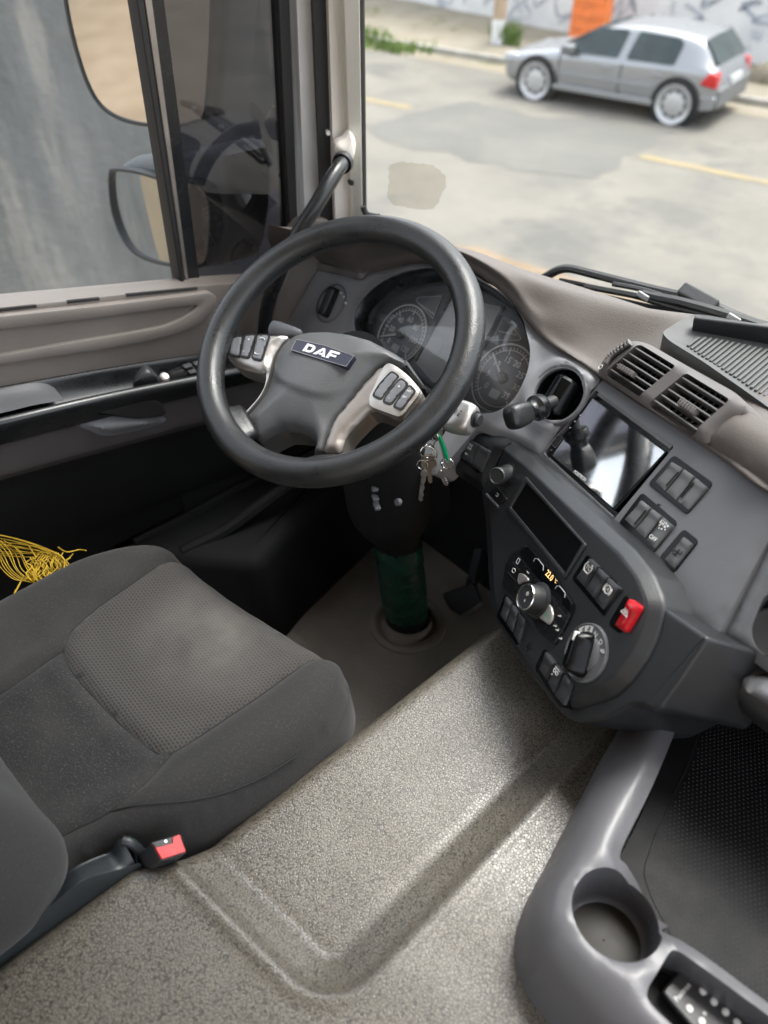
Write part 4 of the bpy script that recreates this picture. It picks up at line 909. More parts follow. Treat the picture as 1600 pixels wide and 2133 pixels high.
b = MB(); b.grid([[V((-1.215, y, -.86)) for y in (.50, .7, .9, 1.1)], [V((-1.20, y, -1.0)) for y in (.50, .7, .9, 1.1)], [V((-1.17, y, -1.34)) for y in (.50, .7, .9, 1.1)]]); b.build('kick_panel', M['void'], dash)
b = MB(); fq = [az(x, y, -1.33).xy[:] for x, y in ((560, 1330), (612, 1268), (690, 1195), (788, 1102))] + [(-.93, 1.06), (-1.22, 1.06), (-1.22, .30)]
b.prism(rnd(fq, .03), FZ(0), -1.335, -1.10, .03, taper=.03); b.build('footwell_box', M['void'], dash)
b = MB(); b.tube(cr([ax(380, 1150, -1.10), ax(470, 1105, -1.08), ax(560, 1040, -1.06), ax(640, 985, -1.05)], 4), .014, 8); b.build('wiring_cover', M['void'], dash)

# ================================================================ instrument cluster
IC = Fr(FAS.w(0, 0, -.040), FAS.u, FAS.n)
clu = Thing('instrument_cluster', 'dark instrument cluster with two round dials behind a scuffed clear lens', 'instrument cluster', IC.w(-.06, 0, 0))
b = MB(); cl_o = off(hole_l, -.004); b.prism(cl_o, IC, -.012, 0); b.build('face', M['dialblack'], clu)
b = MB(); R = []
for d_, h in ((.0015, .044), (.0045, .040), (.006, .02), (.008, .001)): R.append([IC.w(x, y, h) for x, y in off(hole_l, d_)])
b.rings(R, False, False); b.build('bezel', M['satin'], clu)
b = MB(); LN = off(hole_l, .007); b.sheet(LN, IC, .012, lambda u, v: .016 + .022 * math.sin(min(1, dist(u, v, LN) / .09) * 1.5708)); b.build('lens', M['lens'], clu)
def dialgauge(px, r, marks, a0, a1, needle, label):
    c_ = IC.l(*px, .0); fd = IC.at(*c_)
    b = MB(); b.lathe([(r * 1.04, .001), (r * 1.04, .006), (r * .99, .0065), (r * .97, .003), (.001, .003)], fd, 56, cap1=False); do = b.build('dial', M['dial'], clu, label=label)
    b = MB()
    b.lathe([(r * 1.045, .0063), (r * 1.015, .0069), (r * .985, .0063)], fd, 56, cap1=False); b.lathe([(r * .86, .0034), (r * .835, .0034)], fd, 56, cap1=False)
    b.build('chrome_ring', M['mark'], (clu, do))
    b = MB(); n = (len(marks) - 1) * 5
    for i in range(n + 1):
        a = a0 + (a1 - a0) * i / n; big = i % 5 == 0; f2 = fd.at(0, 0, 0, a); b.prism(rect(r * (.72 if big else .86), r * .94, -r * (.016 if big else .008), r * (.016 if big else .008)), f2, .003, .0038, back=False)
    b.build('scale', M['mark'], (clu, do))
    b = MB()
    for i, t in enumerate(marks):
        a = a0 + (a1 - a0) * i / (len(marks) - 1); b.text(t, fd, r * .56 * math.cos(a), r * .56 * math.sin(a), r * .26, .0037, 0, .012)
    b.build('numerals', M['mark'], (clu, do))
    b = MB(); f2 = fd.at(0, 0, 0, needle); b.prism([(-.008, -.0022), (r * .9, -.0008), (r * .9, .0008), (-.008, .0022)], f2, .007, .0095); b.build('needle', M['mark'], (clu, do))
    b = MB(); b.lathe([(r * .17, .003), (r * .17, .011), (r * .14, .013)], fd, 24); b.build('needle_cap', M['satin'], (clu, do))
    b = MB(); b.prism(rnd(rect(-r * .17, r * .17, -r * .62, -r * .36), .003), fd, .003, .0036); b.build('trip_display', M['lcd'], (clu, do))
dialgauge((840, 699), .056, ['0', '20', '40', '60', '80', '100', '120'], rad(222), rad(-42), rad(206), 'left dial reading up to 120')
dialgauge((1050, 790), .057, ['0', '5', '10', '15', '20', '25', '30', '35'], rad(225), rad(-45), rad(144), 'right dial reading up to 35')
for pts, nd in (([(866, 626), (872, 619), (922, 616), (903, 666)], ((870, 630), (905, 655))), ([(1049, 660), (1055, 664), (1088, 705), (1082, 710), (1025, 710)], ((1040, 690), (1076, 698)))):
    Q = ccw(rnd(IC.ls(pts, .002), .004)); b = MB(); b.prism(Q, IC, 0, .0025); go = b.build('small_gauge', M['dial'], clu)
    b = MB(); b.ring(Q, off(Q, .0015), IC, .002, .0035); b.build('outline', M['markdim'], (clu, go))
    a, c_ = [IC.l(*p, .004) for p in nd]; b = MB(); b.bar(IC.w(*a, .0045), IC.w(*c_, .0045), .0022, .001, IC.n); b.build('needle', M['markdim'], (clu, go))
Q = rnd(IC.ls([(946, 618), (1046, 640), (1000, 742), (905, 800), (868, 757)], .0), .004); b = MB(); b.prism(Q, IC, 0, .0030, .001); ds = b.build('centre_display', M['lcd'], clu)
b = MB(); c_ = IC.l(924, 733, .003); b.ring(rnd(rect(-.010, .010, -.012, .012), .003), rnd(rect(-.008, .008, -.010, .010), .002), IC.at(*c_), .003, .0036); b.lathe([(.004, .003), (.004, .0036)], IC.at(c_[0] + .003, c_[1] - .012), 12); b.build('pictogram', M['markdim'], (clu, ds))
a, c_ = IC.l(952, 604), IC.l(868, 752)
b = MB(); b.bar(IC.w(*a, .004), IC.w(*c_, .004), .006, .006, IC.n, .001); b.build('divider_bar', M['satin'], clu)
a, c_ = IC.l(1052, 640), IC.l(1000, 745)
b = MB(); b.bar(IC.w(*a, .004), IC.w(*c_, .004), .005, .006, IC.n, .001); b.build('divider_bar', M['satin'], clu)

pe = Thing('accelerator_pedal', 'dark accelerator pedal in the shaded footwell beside the column foot', 'pedal', az(955, 1262, -1.30))
f = Fr(az(950, 1250, -1.285), (.75, .66, 0), (-.15, -.60, .78)); b = MB(); b.prism(rnd(f.ls([(918, 1236), (985, 1212), (1004, 1255), (962, 1284), (935, 1268)]), .012), f, -.012, 0, .004); b.build('pad', M['btn_dk'], pe)
b = MB(); b.bar(f.w(0, .02, -.01), f.w(.02, .12, -.10), .02, .02, f.n); b.build('arm', M['satin'], pe)

# ================================================================ steering wheel
_c = V((-.7946, .6159, -.5722)); _n = V((.1016, -.5217, .847))
_u = cut(740, 741.6, _c, _n) - cut(618, 707, _c, _n)
WH = Fr(_c, _u, _n)
sw = Thing('steering_wheel', 'black four spoke steering wheel with silver button pods and a name badge', 'steering wheel', _c)
RM, RT = .2045, .0212
def crop5(pts): return [(440 + x / 3.2, 640 + y / 3.2) for x, y in pts]
b = MB(); b.tube([WH.w(RM * math.cos(t), RM * math.sin(t), 0) for t in [i * 6.28318 / 96 for i in range(96)]], RT, 20, True)
b.build('rim', M['wheel'], sw, ang=80)
def boot(px, wid, wid2, r_in, h_in):
    a = math.atan2(*reversed(WH.l(*px, h_in))); f = WH.at(0, 0, 0, a); R = []
    for t in (0, .2, .4, .6, .8, 1):
        r = RM + .004 - (RM - r_in + .004) * t; w = wid + (wid2 - wid) * (1 - (1 - t) ** 2); th = RT * (.86 - .26 * t); h = h_in * sm(t * 1.1)
        if t == 0: w *= 1.25
        R.append([f.w(r, w * .5 * math.copysign(abs(math.cos(q)) ** .7, math.cos(q)), h + th * math.copysign(abs(math.sin(q)) ** .7, math.sin(q))) for q in [j * 6.28318 / 20 for j in range(20)]])
    bb = MB(); bb.rings(R, False, True); return bb.build('spoke_root', M['wheel'], sw, sub=1, ang=80)
boot((462, 706), .105, .060, .190, -.014); boot((866, 868), .120, .085, .188, -.014); boot((684, 958), .110, .070, .168, -.026); boot((506, 886), .105, .065, .165, -.026)
# hub pad
hub = crop5([(508, 168), (560, 140), (640, 125), (770, 121), (900, 138), (1050, 178), (1190, 252), (1262, 300), (1300, 345), (1240, 372), (1160, 362), (1090, 402), (1000, 500), (850, 680), (800, 742), (745, 890), (728, 950), (625, 966), (652, 920), (667, 868), (640, 830), (560, 790), (430, 780), (330, 830), (282, 862), (160, 740), (240, 652), (310, 570), (350, 480), (372, 400), (388, 320), (432, 240)])
HB = -.020; hl = ccw(rnd(WH.ls(hub, HB), .006, 4))
PLT = ccw(rnd(WH.ls(crop5([(520, 172), (640, 132), (770, 127), (900, 144), (1050, 184), (1190, 260), (1235, 330), (1150, 358), (1082, 398), (1000, 480), (900, 568), (820, 613), (740, 628), (640, 612), (520, 560), (425, 500), (395, 420), (405, 330), (445, 242)]), HB), .006, 3))
def hub_h(u, v):
    d = dist(u, v, hl); t = min(1, d / .055); pd_ = dist(u, v, PLT) if inside(u, v, PLT) else 0
    return HB - .0248 + .0045 * sm(pd_ / .009) + .030 * math.sqrt(max(0, 1 - (1 - t) ** 2)) + .004 * sm((d - .02) / .05)
b = MB(); b.sheet(hl, WH, .0048, hub_h, skirt=HB - .07); b.build('hub_pad', M['hub'], sw, ang=75)
b = MB(); bz = WH.ls(crop5([(1240, 372), (1300, 345), (1440, 550), (1400, 545), (1310, 438)]), -.04); b.prism(rnd(bz, .006), WH, -.09, -.038, .004); b.build('hub_back', M['black'], sw)
# silver pods and legs
pods = []
for nm, P in (('left', [(506, 167), (340, 169), (200, 179), (130, 200), (92, 250), (90, 310), (120, 360), (200, 396), (325, 425), (350, 405), (345, 480), (325, 535), (276, 606), (150, 735), (164, 741), (245, 650), (312, 570), (352, 480), (374, 400), (390, 320), (434, 240)]),
              ('right', [(1162, 361), (1212, 370), (1310, 438), (1396, 541), (1390, 575), (1262, 740), (1210, 722), (1062, 665), (1000, 722), (930, 792), (882, 850), (866, 900), (848, 962), (726, 950), (748, 888), (802, 742), (852, 680), (1002, 500), (1092, 402)])):
    h = -.020; Q = ccw(rnd(WH.ls(crop5(P), h), .009, 4))
    b = MB(); b.sheet(Q, WH, .006, lambda u, v: h - .010 + .010 * math.sqrt(max(0, 1 - (1 - min(1, dist(u, v, Q) / .010)) ** 2)), skirt=h - .045); pods.append(b.build('button_pod', M['silver'] if nm == 'left' else M['silver_dk'], sw, ang=70))
# bright pad of the right pod on top of its warmer leg
h = -.0185; Q = ccw(rnd(WH.ls(crop5([(1165, 366), (1210, 374), (1306, 444), (1388, 545), (1382, 575), (1260, 730), (1205, 712), (1052, 655), (1040, 600), (1080, 520), (1120, 430)]), h), .010, 4))
b = MB(); b.sheet(Q, WH, .006, lambda u, v: h - .002 + .0022 * sm(dist(u, v, Q) / .006), skirt=h - .006); b.build('pod_face', M['silver'], (sw, pods[1]), ang=70)
BT = (([(130, 215), (150, 196), (207, 187), (187, 322), (140, 318), (118, 306)], 0), ([(222, 184), (293, 181), (246, 332), (190, 324)], 0), ([(306, 180), (386, 181), (331, 350), (268, 338)], 0),
      ([(1200, 424), (1250, 456), (1180, 540), (1130, 612), (1074, 586), (1120, 510)], 1), ([(1262, 470), (1312, 510), (1240, 590), (1196, 648), (1142, 626), (1190, 550)], 1), ([(1318, 516), (1360, 556), (1310, 620), (1266, 682), (1212, 660), (1260, 590)], 1))
marks = {0: (), 1: ('+', '-'), 2: ('', ''), 3: (), 4: ('▲', '-'), 5: ('SET', 'RES')}
for i, (P, side_) in enumerate(BT):
    h = -.0165; Q = ccw(rnd(WH.ls(crop5(P), h), .004, 3)); pd = pods[side_]
    b = MB(); b.prism(off(Q, -.0014), WH, h - .012, h - .0009); b.build('button_gap', M['dark'], (sw, pd))
    b = MB(); b.sheet(Q, WH, .004, lambda u, v: h + .0002 - .0016 * (1 - sm(dist(u, v, Q) / .0035)) - .0010 * sm(dist(u, v, Q) / .012), skirt=h - .008); b.build('button', M['btn'], (sw, pd), ang=60)
b = MB()
for i, t, px in ((1, '+', (252, 216)), (1, '-', (222, 292)), (4, '-', (1188, 606)), (4, '+', (1252, 530)), (5, 'RES', (1320, 560)), (5, 'SET', (1290, 600))):
    q = WH.l(*crop5([px])[0], -.0165); b.text(t, WH, *q, .0075 if len(t) == 1 else .0042, -.0155)
for px, s in (((340, 216), 1), ((308, 302), -1)):
    q = WH.l(*crop5([px])[0], -.0165); b.tube([WH.w(q[0] + .005 * math.cos(t), q[1] + s * .003 * math.sin(t), -.0158) for t in (.2, .8, 1.57, 2.3, 2.9)], .0006, 5)
b.build('button_markings', M['mark'], (sw, pods[0]))
# badge with its three block letters
Bq = WH.ls(crop5([(572, 214), (768, 256), (960, 326), (902, 404), (720, 350), (530, 290)]), -.006)
b = MB(); b.prism(rnd(Bq, .0025), WH, -.02, -.0045, .0012); bd = b.build('name_badge', M['badge'], sw)
bc = WH.l(*crop5([(738, 303)])[0], -.006); _bt = WH.ls(crop5([(572, 214), (960, 326)]), -.006); ba = math.atan2(_bt[1][1] - _bt[0][1], _bt[1][0] - _bt[0][0])
b = MB(); R = off(ccw(rnd(Bq, .0025)), .0007); b.ring(R, off(R, .0009), WH, -.006, -.0038); b.build('badge_edge', M['steel'], (sw, bd))
D_ = [[(-.5, 0), (.18, 0), (.18, .26), (-.22, .26)], [(-.5, 0), (-.22, .26), (-.22, .74), (-.5, 1)], [(-.5, 1), (-.22, .74), (.18, .74), (.18, 1)], [(.18, 0), (.40, .12), (.22, .32), (.18, .26)], [(.40, .12), (.5, .35), (.5, .65), (.40, .88), (.22, .68), (.22, .32)], [(.18, 1), (.18, .74), (.22, .68), (.40, .88)]]
A_ = [[(-.62, 0), (-.30, 0), (.10, .74), (-.06, 1)], [(-.06, 1), (.10, .74), (.30, 0), (.62, 0), (.16, 1)], [(-.12, .14), (.22, .14), (.18, .36), (.0, .36)]]
F_ = [[(-.5, 0), (-.22, 0), (-.22, 1), (-.5, 1)], [(-.22, 1), (-.22, .74), (.5, .74), (.5, 1)], [(-.22, .56), (-.22, .32), (.36, .32), (.36, .56)]]
fl = WH.at(bc[0], bc[1], 0, ba); b = MB()
for P, cx in ((D_, -1.22), (A_, 0), (F_, 1.22)):
    for q in P: b.prism([((x + cx) * .0175 + (y - .5) * .002, (y - .5) * .0135) for x, y in q], fl, -.0046, -.0030 + .00002 * P.index(q), back=False)
b.build('badge_letters', M['badge_hi'], (sw, bd))

# ================================================================ column, stalks, keys
col_ = Thing('steering_column', 'black steering column with the lower tube wrapped in torn green film', 'column', (-.784, .777, -1.33))
base = V((-.784, .777, -1.33)); jt = V((-.786, .725, -.94)); top = WH.w(0, 0, -.065)
b = MB(); P = cr([top, WH.w(0, 0, -.13), V((-.788, .705, -.80)), V((-.786, .722, -.93)), V((-.786, .735, -1.00))], 6); n = len(P)
b.tube(P, [.062 + .018 * sm(i / (n * .35)) - .022 * sm((i - n * .72) / (n * .28)) for i in range(n)], 28); b.build('shroud', M['void'], col_, ang=60)
b = MB(); P = [V((-.786, .735, -.99)).lerp(base, t / 8) for t in range(9)]; b.tube(P, .046, 26); tb = b.build('lower_tube', M['void'], col_)
M['film'] = ground_mat('crumpled green film', (.002, .026, .019), (.004, .070, .046), 22, (.09, .18, .15), 34, .64, .25, 90)
b = MB(); R = []
for i in range(15):
    t = .16 + .68 * i / 14; c_ = P[0].lerp(P[-1], t); R.append([c_ + V(((.0485 + .0022 * noise.noise(V((k * .9, i * .8, 1)))) * math.cos(k * 6.2832 / 40), (.0485 + .0022 * noise.noise(V((k * .9, i * .8, 1)))) * math.sin(k * 6.2832 / 40), (.012 * noise.noise(V((k * .7, 3, 2))) if i in (0, 14) else 0))) for k in range(40)])
b.rings(R, False, False); b.build('green_film', M['film'], (col_, tb), ang=60)
b = MB(); b.lathe([(.085, 0), (.084, .010), (.074, .013), (.066, .008), (.060, .0), (.054, .004), (.052, .03)], Fr(base, (1, 0, 0), (0, 0, 1)), 36, cap1=False); b.build('floor_gaiter', M['floor'], col_, ang=60)
b = MB()
for px, r in (((779, 1019), .009), ((781, 1037), .010), ((784, 1054), .012)):
    pass
for k, (px, w) in enumerate((((779, 1019), .008), ((780, 1037), .011), ((783, 1054), .014))):
    q = ay(*px, .642); b = MB(); b.prism(rnd(rect(-w * .6, w * .6, -.0035, .0035), .003), Fr(q, (.9, -.3, -.3), (-.3, -.85, .2)), -.006, .004, .002); b.build('adjuster_slot', M['btn'], col_)
q = ay(829, 1046, .640); b = MB(); b.lathe([(.006, -.004), (.006, .003), (.003, .004)], Fr(q, (1, 0, 0), (-.1, -.9, .4)), 12); b.build('screw', M['btn'], col_)
# right stalk: silver grip, black end button
p0, p1 = WH.w(*WH.l(880, 850, -.075), -.075), cut(985, 876, WH.w(0, 0, -.062), WH.n); d = (p1 - p0).normalized()
b = MB(); R = []; uu = (WH.n - d * WH.n.dot(d)).normalized(); vv = d.cross(uu)
for s, a, w in ((-.11, .010, .010), (-.060, .011, .012), (-.052, .016, .021), (-.03, .019, .026), (-.008, .019, .024), (0, .017, .021), (.003, .012, .016)):
    R.append([p1 + d * s + uu * (a * math.copysign(abs(math.cos(t)) ** .75, math.cos(t))) + vv * (w * math.copysign(abs(math.sin(t)) ** .75, math.sin(t))) for t in [j * 6.2832 / 24 for j in range(24)]])
b.rings(R); st = b.build('wiper_stalk', M['silver'], col_, ang=60, sub=1)
b = MB(); b.lathe([(.0125, -.002), (.012, .004), (.0105, .0045), (.0095, .004), (.0095, .009), (.0075, .011)], Fr(p1 - vv * .003, uu, d), 22); b.build('end_button', M['black'], (col_, st))
fs = Fr(p1 + uu * .0192 - d * .022, d, uu); b = MB(); b.tube([fs.w(.004 * math.cos(t), .004 * math.sin(t), .0012) for t in [i * .5236 for i in range(12)]], .0006, 5, True)
for x, y in ((-.009, .003), (-.008, .006), (.009, -.003), (.008, -.006), (.010, .001)): b.prism(circ(.0012, 8, x, y), fs, 0, .0014)
b.build('markings', M['satin'], (col_, st))
p0, p1 = WH.w(*WH.l(650, 700, -.09), -.09), cut(562, 683, WH.w(0, 0, -.075), WH.n); d = (p1 - p0).normalized(); uu = (WH.n - d * WH.n.dot(d)).normalized(); vv = d.cross(uu)
b = MB(); R = []
for s, a, w in ((-.06, .007, .007), (-.04, .009, .010), (-.02, .010, .014), (-.004, .011, .015), (0, .008, .011)):
    R.append([p1 + d * s + uu * (a * math.cos(t)) + vv * (w * math.sin(t)) for t in [j * 6.2832 / 20 for j in range(20)]])
b.rings(R); b.build('indicator_stalk', M['btn'], col_, ang=60, sub=1)
lk = ay(902, 893, .668); b = MB(); b.lathe([(.020, -.05), (.020, -.004), (.017, 0), (.012, -.004)], Fr(lk, (0, 0, 1), (.72, -.6, .25)), 24); b.build('ignition_lock', M['black'], col_)

KP = Fr((-.605, .652, -.66), (.669, .743, 0), (.743, -.669, .05))
ks = Thing('key_bunch', 'bunch of keys with a green plastic tag hanging from the ignition', 'keys', KP.w(*KP.l(912, 900), 0))
def kl(px, h=0): return KP.w(*KP.l(*px, h), h)
b = MB(); Q = KP.ls([(897, 893), (915, 888), (924, 892), (922, 910), (912, 916), (902, 908)]); b.prism(rnd(Q, .003), KP, -.002, .0015, .001); b.tube([kl((900, 890)), kl((906, 897)), kl((914, 886))], .0012, 6); b.build('ignition_key', M['steel'], ks)
b = MB(); Q = KP.ls([(911, 906), (917, 905), (930, 935), (936, 958), (931, 961), (924, 945)], .004); b.prism(rnd(Q, .003), KP, .001, .007, .002); b.build('green_tag', M['green'], ks)
def ringat(px, r, tilt, rad_=.0009):
    c_ = kl(px, .002); a = KP.u * math.cos(tilt) + KP.n * math.sin(tilt); b = MB(); b.tube([c_ + a * r * math.cos(t) + KP.v * r * math.sin(t) for t in [i * .2618 for i in range(24)]], rad_, 6, True); return b.build('split_ring', M['chrome'], ks)
ringat((904, 906), .009, .9); ringat((893, 945), .0125, .3, .0011); ringat((890, 940), .0115, -.5, .0010); ringat((880, 968), .008, .2, .0011); ringat((932, 966), .009, .2, .0012)
b = MB(); b.tube([kl((911, 910)), kl((905, 922)), kl((899, 936))], .0012, 6); b.tube([kl((914, 915)), kl((922, 940)), kl((928, 966))], .0011, 6); b.build('wire_loop', M['steel'], ks)
def key(bow, tip, w, bl, m=M['brass']):
    c_ = KP.l(*bow, .001); t = KP.l(*tip, .001); a = math.atan2(t[1] - c_[1], t[0] - c_[0]); L = math.hypot(t[0] - c_[0], t[1] - c_[1]); f = KP.at(*c_, 0, a)
    b = MB(); b.prism(rnd([(-w, -w * .8), (w * .7, -w), (w * 1.1, -.004), (w * 1.1, .004), (w * .7, w), (-w, w * .8)], .005), f, -.0012, .0018, .0006)
    P = [(w, -.0035), (L - .004, -.0035), (L, 0), (L - .004, .0035)]
    for i in range(6): x = L - .006 - i * (L - w - .008) / 6; P += [(x, .0035 if i % 2 else .0016)]
    b.prism(P + [(w, .0035)], f, -.0008, .0012); b.build('key', m, ks)
key((893, 962), (897, 1007), .012, 0); key((884, 985), (876, 1045), .006, 0, M['steel']); key((918, 985), (932, 1012), .004, 0, M['steel'])

# ================================================================ centre console
con = Thing('centre_console', 'charcoal centre console turned to the driver, crowded with switches', 'console', LO.w(0, -.2, 0))
def s2(pts): return [(950 + x / 2.4615, 900 + y / 2.4615) for x, y in pts]
def s4(pts): return [(1000 + x / 4, 920 + y / 4) for x, y in pts]
# upper face with an opening for the screen
hu_o = [(1241, 812), (1405, 930), (1276, 1085), (1132, 944)]
upf = [(1252, 789), (1331, 842), (1470, 928), (1640, 1042), (1612, 1097), (1489, 1326), (1381, 1263), (1358, 1196), (1316, 1141), (1214, 1051), (1114, 957)]
U_l = ccw(rnd(UP.ls(upf), .006)); HO = rnd(UP.ls(hu_o), .005)
b = MB(); b.sheet(U_l, UP, .011, lambda u, v: -.003 * (1 - sm(dist(u, v, U_l) / .005)), holes=[HO], skirt=-.05, hole_skirt=-.03); b.build('upper_face', M['fascia'], con, ang=50)
# lower body and its raised panel
lob = [(1062, 917), (1114, 957), (1214, 1051), (1316, 1142), (1358, 1196), (1380, 1263), (1475, 1328), (1417, 1416), (1374, 1477), (1358, 1480), (1340, 1469), (1316, 1469), (1295, 1481), (1259, 1501), (1214, 1506), (1190, 1501), (1169, 1489), (1084, 1379), (1037, 1302), (1021, 1266), (1015, 1184), (1011, 1095), (1002, 1026), (1032, 953)]
B_l = ccw(rnd(LO.ls(lob, -.004), .005))
b = MB(); b.prism(B_l, LO, -.14, -.004, .004); b.build('lower_body', M['console'], con, ang=60)
H1 = .012; L1 = Fr(LO.w(0, 0, H1), LO.u, LO.n)
lop = [(1062, 919), (1113, 957), (1214, 1050), (1316, 1140), (1356, 1192), (1378, 1245), (1378, 1276), (1364, 1331), (1340, 1379), (1307, 1424), (1275, 1452), (1236, 1466), (1205, 1474), (1165, 1474), (1092, 1374), (1046, 1302), (1031, 1264), (1025, 1184), (1021, 1095), (1010, 1026), (1038, 953)]
P_l = ccw(rnd(LO.ls(lop, .002), .008))
b = MB(); b.rings([[LO.w(x, y, h) for x, y in off(P_l, d)] for d, h in ((0, -.005), (.0006, -.0015), (.0022, .0005), (.0105, H1 - .0025), (.0120, H1 - .0009), (.0140, H1 - .0001), (.0150, H1), (.0165, H1))], cap0=False); b.build('raised_panel', M['console'], con, ang=50)
# wing beside the column with its three switches
WG = Fr(LO.w(0, 0, -.002), LO.u, LO.n)
wg = [(1060, 915), (1030, 955), (1002, 1026), (962, 1000), (905, 960), (880, 905), (905, 868), (960, 878), (1012, 892)]
W_l = ccw(rnd(WG.ls(wg), .008)); b = MB(); b.sheet(W_l, WG, .009, lambda u, v: -.012 * (1 - sm(dist(u, v, W_l) / .014)), skirt=-.10); b.build('wing', M['console'], con, ang=60)

def switch_bank(fr, outer, keys, mats, grooves=(), h=.007, name='switch_bank', well=.0012):
    b = MB(); O = ccw(rnd(fr.ls(outer), .005)); b.prism(off(O, -.0012), fr, -.02, well, .0008); bk = b.build(name, M['gloss'], con); out = []
    for K_, m in zip(keys, mats):
        Q = ccw(rnd(fr.ls(K_, h), .0015, 3)); c_ = (sum(q[0] for q in Q) / len(Q), sum(q[1] for q in Q) / len(Q))
        top = max(q[1] for q in Q)
        b = MB(); b.sheet(off(Q, .0004), fr, .0035, lambda u, v: h - .0014 * (1 - sm(dist(u, v, Q) / .003)) - .0016 * sm((top - .005 - v) / .006), skirt=0); out.append(b.build('switch', m, (con, bk), ang=50))
    if grooves:
        b = MB()
        for a, c_ in grooves:
            A, B = fr.l(*a, h), fr.l(*c_, h); b.tube([fr.w(*A, h - .0002), fr.w(*B, h - .0002)], .0011, 6)
        b.build('indicator_slots', M['dark'], (con, bk))
    return bk
g3 = [M['btn_gr']] * 3; d3 = [M['btn_dk']] * 3
switch_bank(UP, [(1404, 950), (1485, 1008), (1432, 1071), (1353, 1008)], [[(1398, 960), (1422, 974), (1382, 1021), (1362, 1001)], [(1424, 975), (1446, 991), (1405, 1040), (1384, 1022)], [(1448, 993), (1472, 1013), (1431, 1060), (1407, 1041)]], g3, [((1413, 983), (1387, 1012)), ((1445, 1005), (1418, 1036))])
sb = switch_bank(UP, [(1338, 1028), (1411, 1090), (1362, 1152), (1291, 1090)], [[(1335, 1040), (1355, 1056), (1319, 1099), (1298, 1080)], [(1357, 1058), (1378, 1073), (1341, 1120), (1320, 1101)], [(1380, 1075), (1401, 1093), (1361, 1141), (1342, 1122)]], g3, [((1345, 1063), (1321, 1092)), ((1372, 1086), (1349, 1116))])
def uang(fr, a, c_): A, B = fr.l(*a), fr.l(*c_); return math.atan2(B[1] - A[1], B[0] - A[0])
ra = uang(UP, (1335, 1040), (1401, 1093))
q = UP.l(1360, 1121, .0065); b = MB(); b.text('OFF', UP, *q, .0075, .0066, ra, .01)
q = UP.l(1380, 1096, .0065); fx = UP.at(*q, .0066, ra)
for x, y, w in ((-.006, .002, .0012), (-.006, .0045, .0012), (-.004, -.001, .001), (-.001, .003, .0016), (.002, .0055, .001), (.004, .001, .0012), (.002, -.003, .0012), (-.002, -.004, .001), (.006, .004, .0014), (.0065, -.001, .001)): b.prism(circ(w, 6, x, y), fx, 0, .0003)
for x in (-.004, -.001, .002): b.prism(rect(x, x + .0009, .000, .006), fx, 0, .0003)
b.build('switch_markings', M['mark'], (con, sb))
sb = switch_bank(UP, [(1425, 1104), (1455, 1128), (1405, 1192), (1374, 1164)], [[(1423, 1116), (1441, 1131), (1401, 1182), (1381, 1163)]], [M['btn_gr']])
q = UP.l(1411, 1150, .0065); fx = UP.at(*q, .0066, ra); b = MB()
for r in (rect(-.006, .006, -.001, .0006), rect(-.006, -.0045, -.004, -.001), rect(.0045, .006, .0006, .004), rect(-.001, .001, -.005, .004), rect(-.004, .001, -.0055, -.004)): b.prism(r, fx, 0, .0003)
b.build('switch_markings', M['dark'], (con, sb))
la = uang(L1, (1226, 1161), (1287, 1224))
sb = switch_bank(L1, s4([(900, 944), (1165, 1190), (1042, 1455), (772, 1140)]), [s4(k) for k in ([(905, 965), (980, 1035), (860, 1212), (784, 1130)], [(978, 1043), (1060, 1123), (935, 1302), (862, 1216)], [(1062, 1128), (1152, 1215), (1010, 1402), (940, 1308)])], d3, [tuple(s4([(940, 1075), (868, 1190)])), tuple(s4([(1035, 1185), (962, 1300)]))])
b = MB(); q = L1.l(*s4([(902, 1050)])[0], .0065); b.text('TC', L1, *q, .0072, .0064, la, .012); fx = L1.at(*q, .0064, la)
for a0, a1 in ((-1.0, 1.0), (2.14, 4.14)): b.tube([fx.w(.0068 * math.cos(a0 + (a1 - a0) * i / 8), .0068 * math.sin(a0 + (a1 - a0) * i / 8), .0002) for i in range(9)], .0006, 5)
b.tube([fx.w(-.005, -.006, .0002), fx.w(.005, -.006, .0002)], .0006, 5); b.build('switch_markings', M['mark'], (con, sb)); b = MB()
q = L1.l(*s4([(1064, 1232)])[0], .0065); b.text('A', L1, *q, .0062, .0064, la, .012); fx = L1.at(*q, .0064, la)
for r in (.0048, .0068):
    for a0, a1 in (((0, 6.28),) if r < .005 else ((-.7, .7), (2.4, 3.9))): b.tube([fx.w(r * math.cos(a0 + (a1 - a0) * i / 14), r * math.sin(a0 + (a1 - a0) * i / 14), .0002) for i in range(15)], .0006, 5)
b.build('switch_markings', M['mark'], (con, sb))
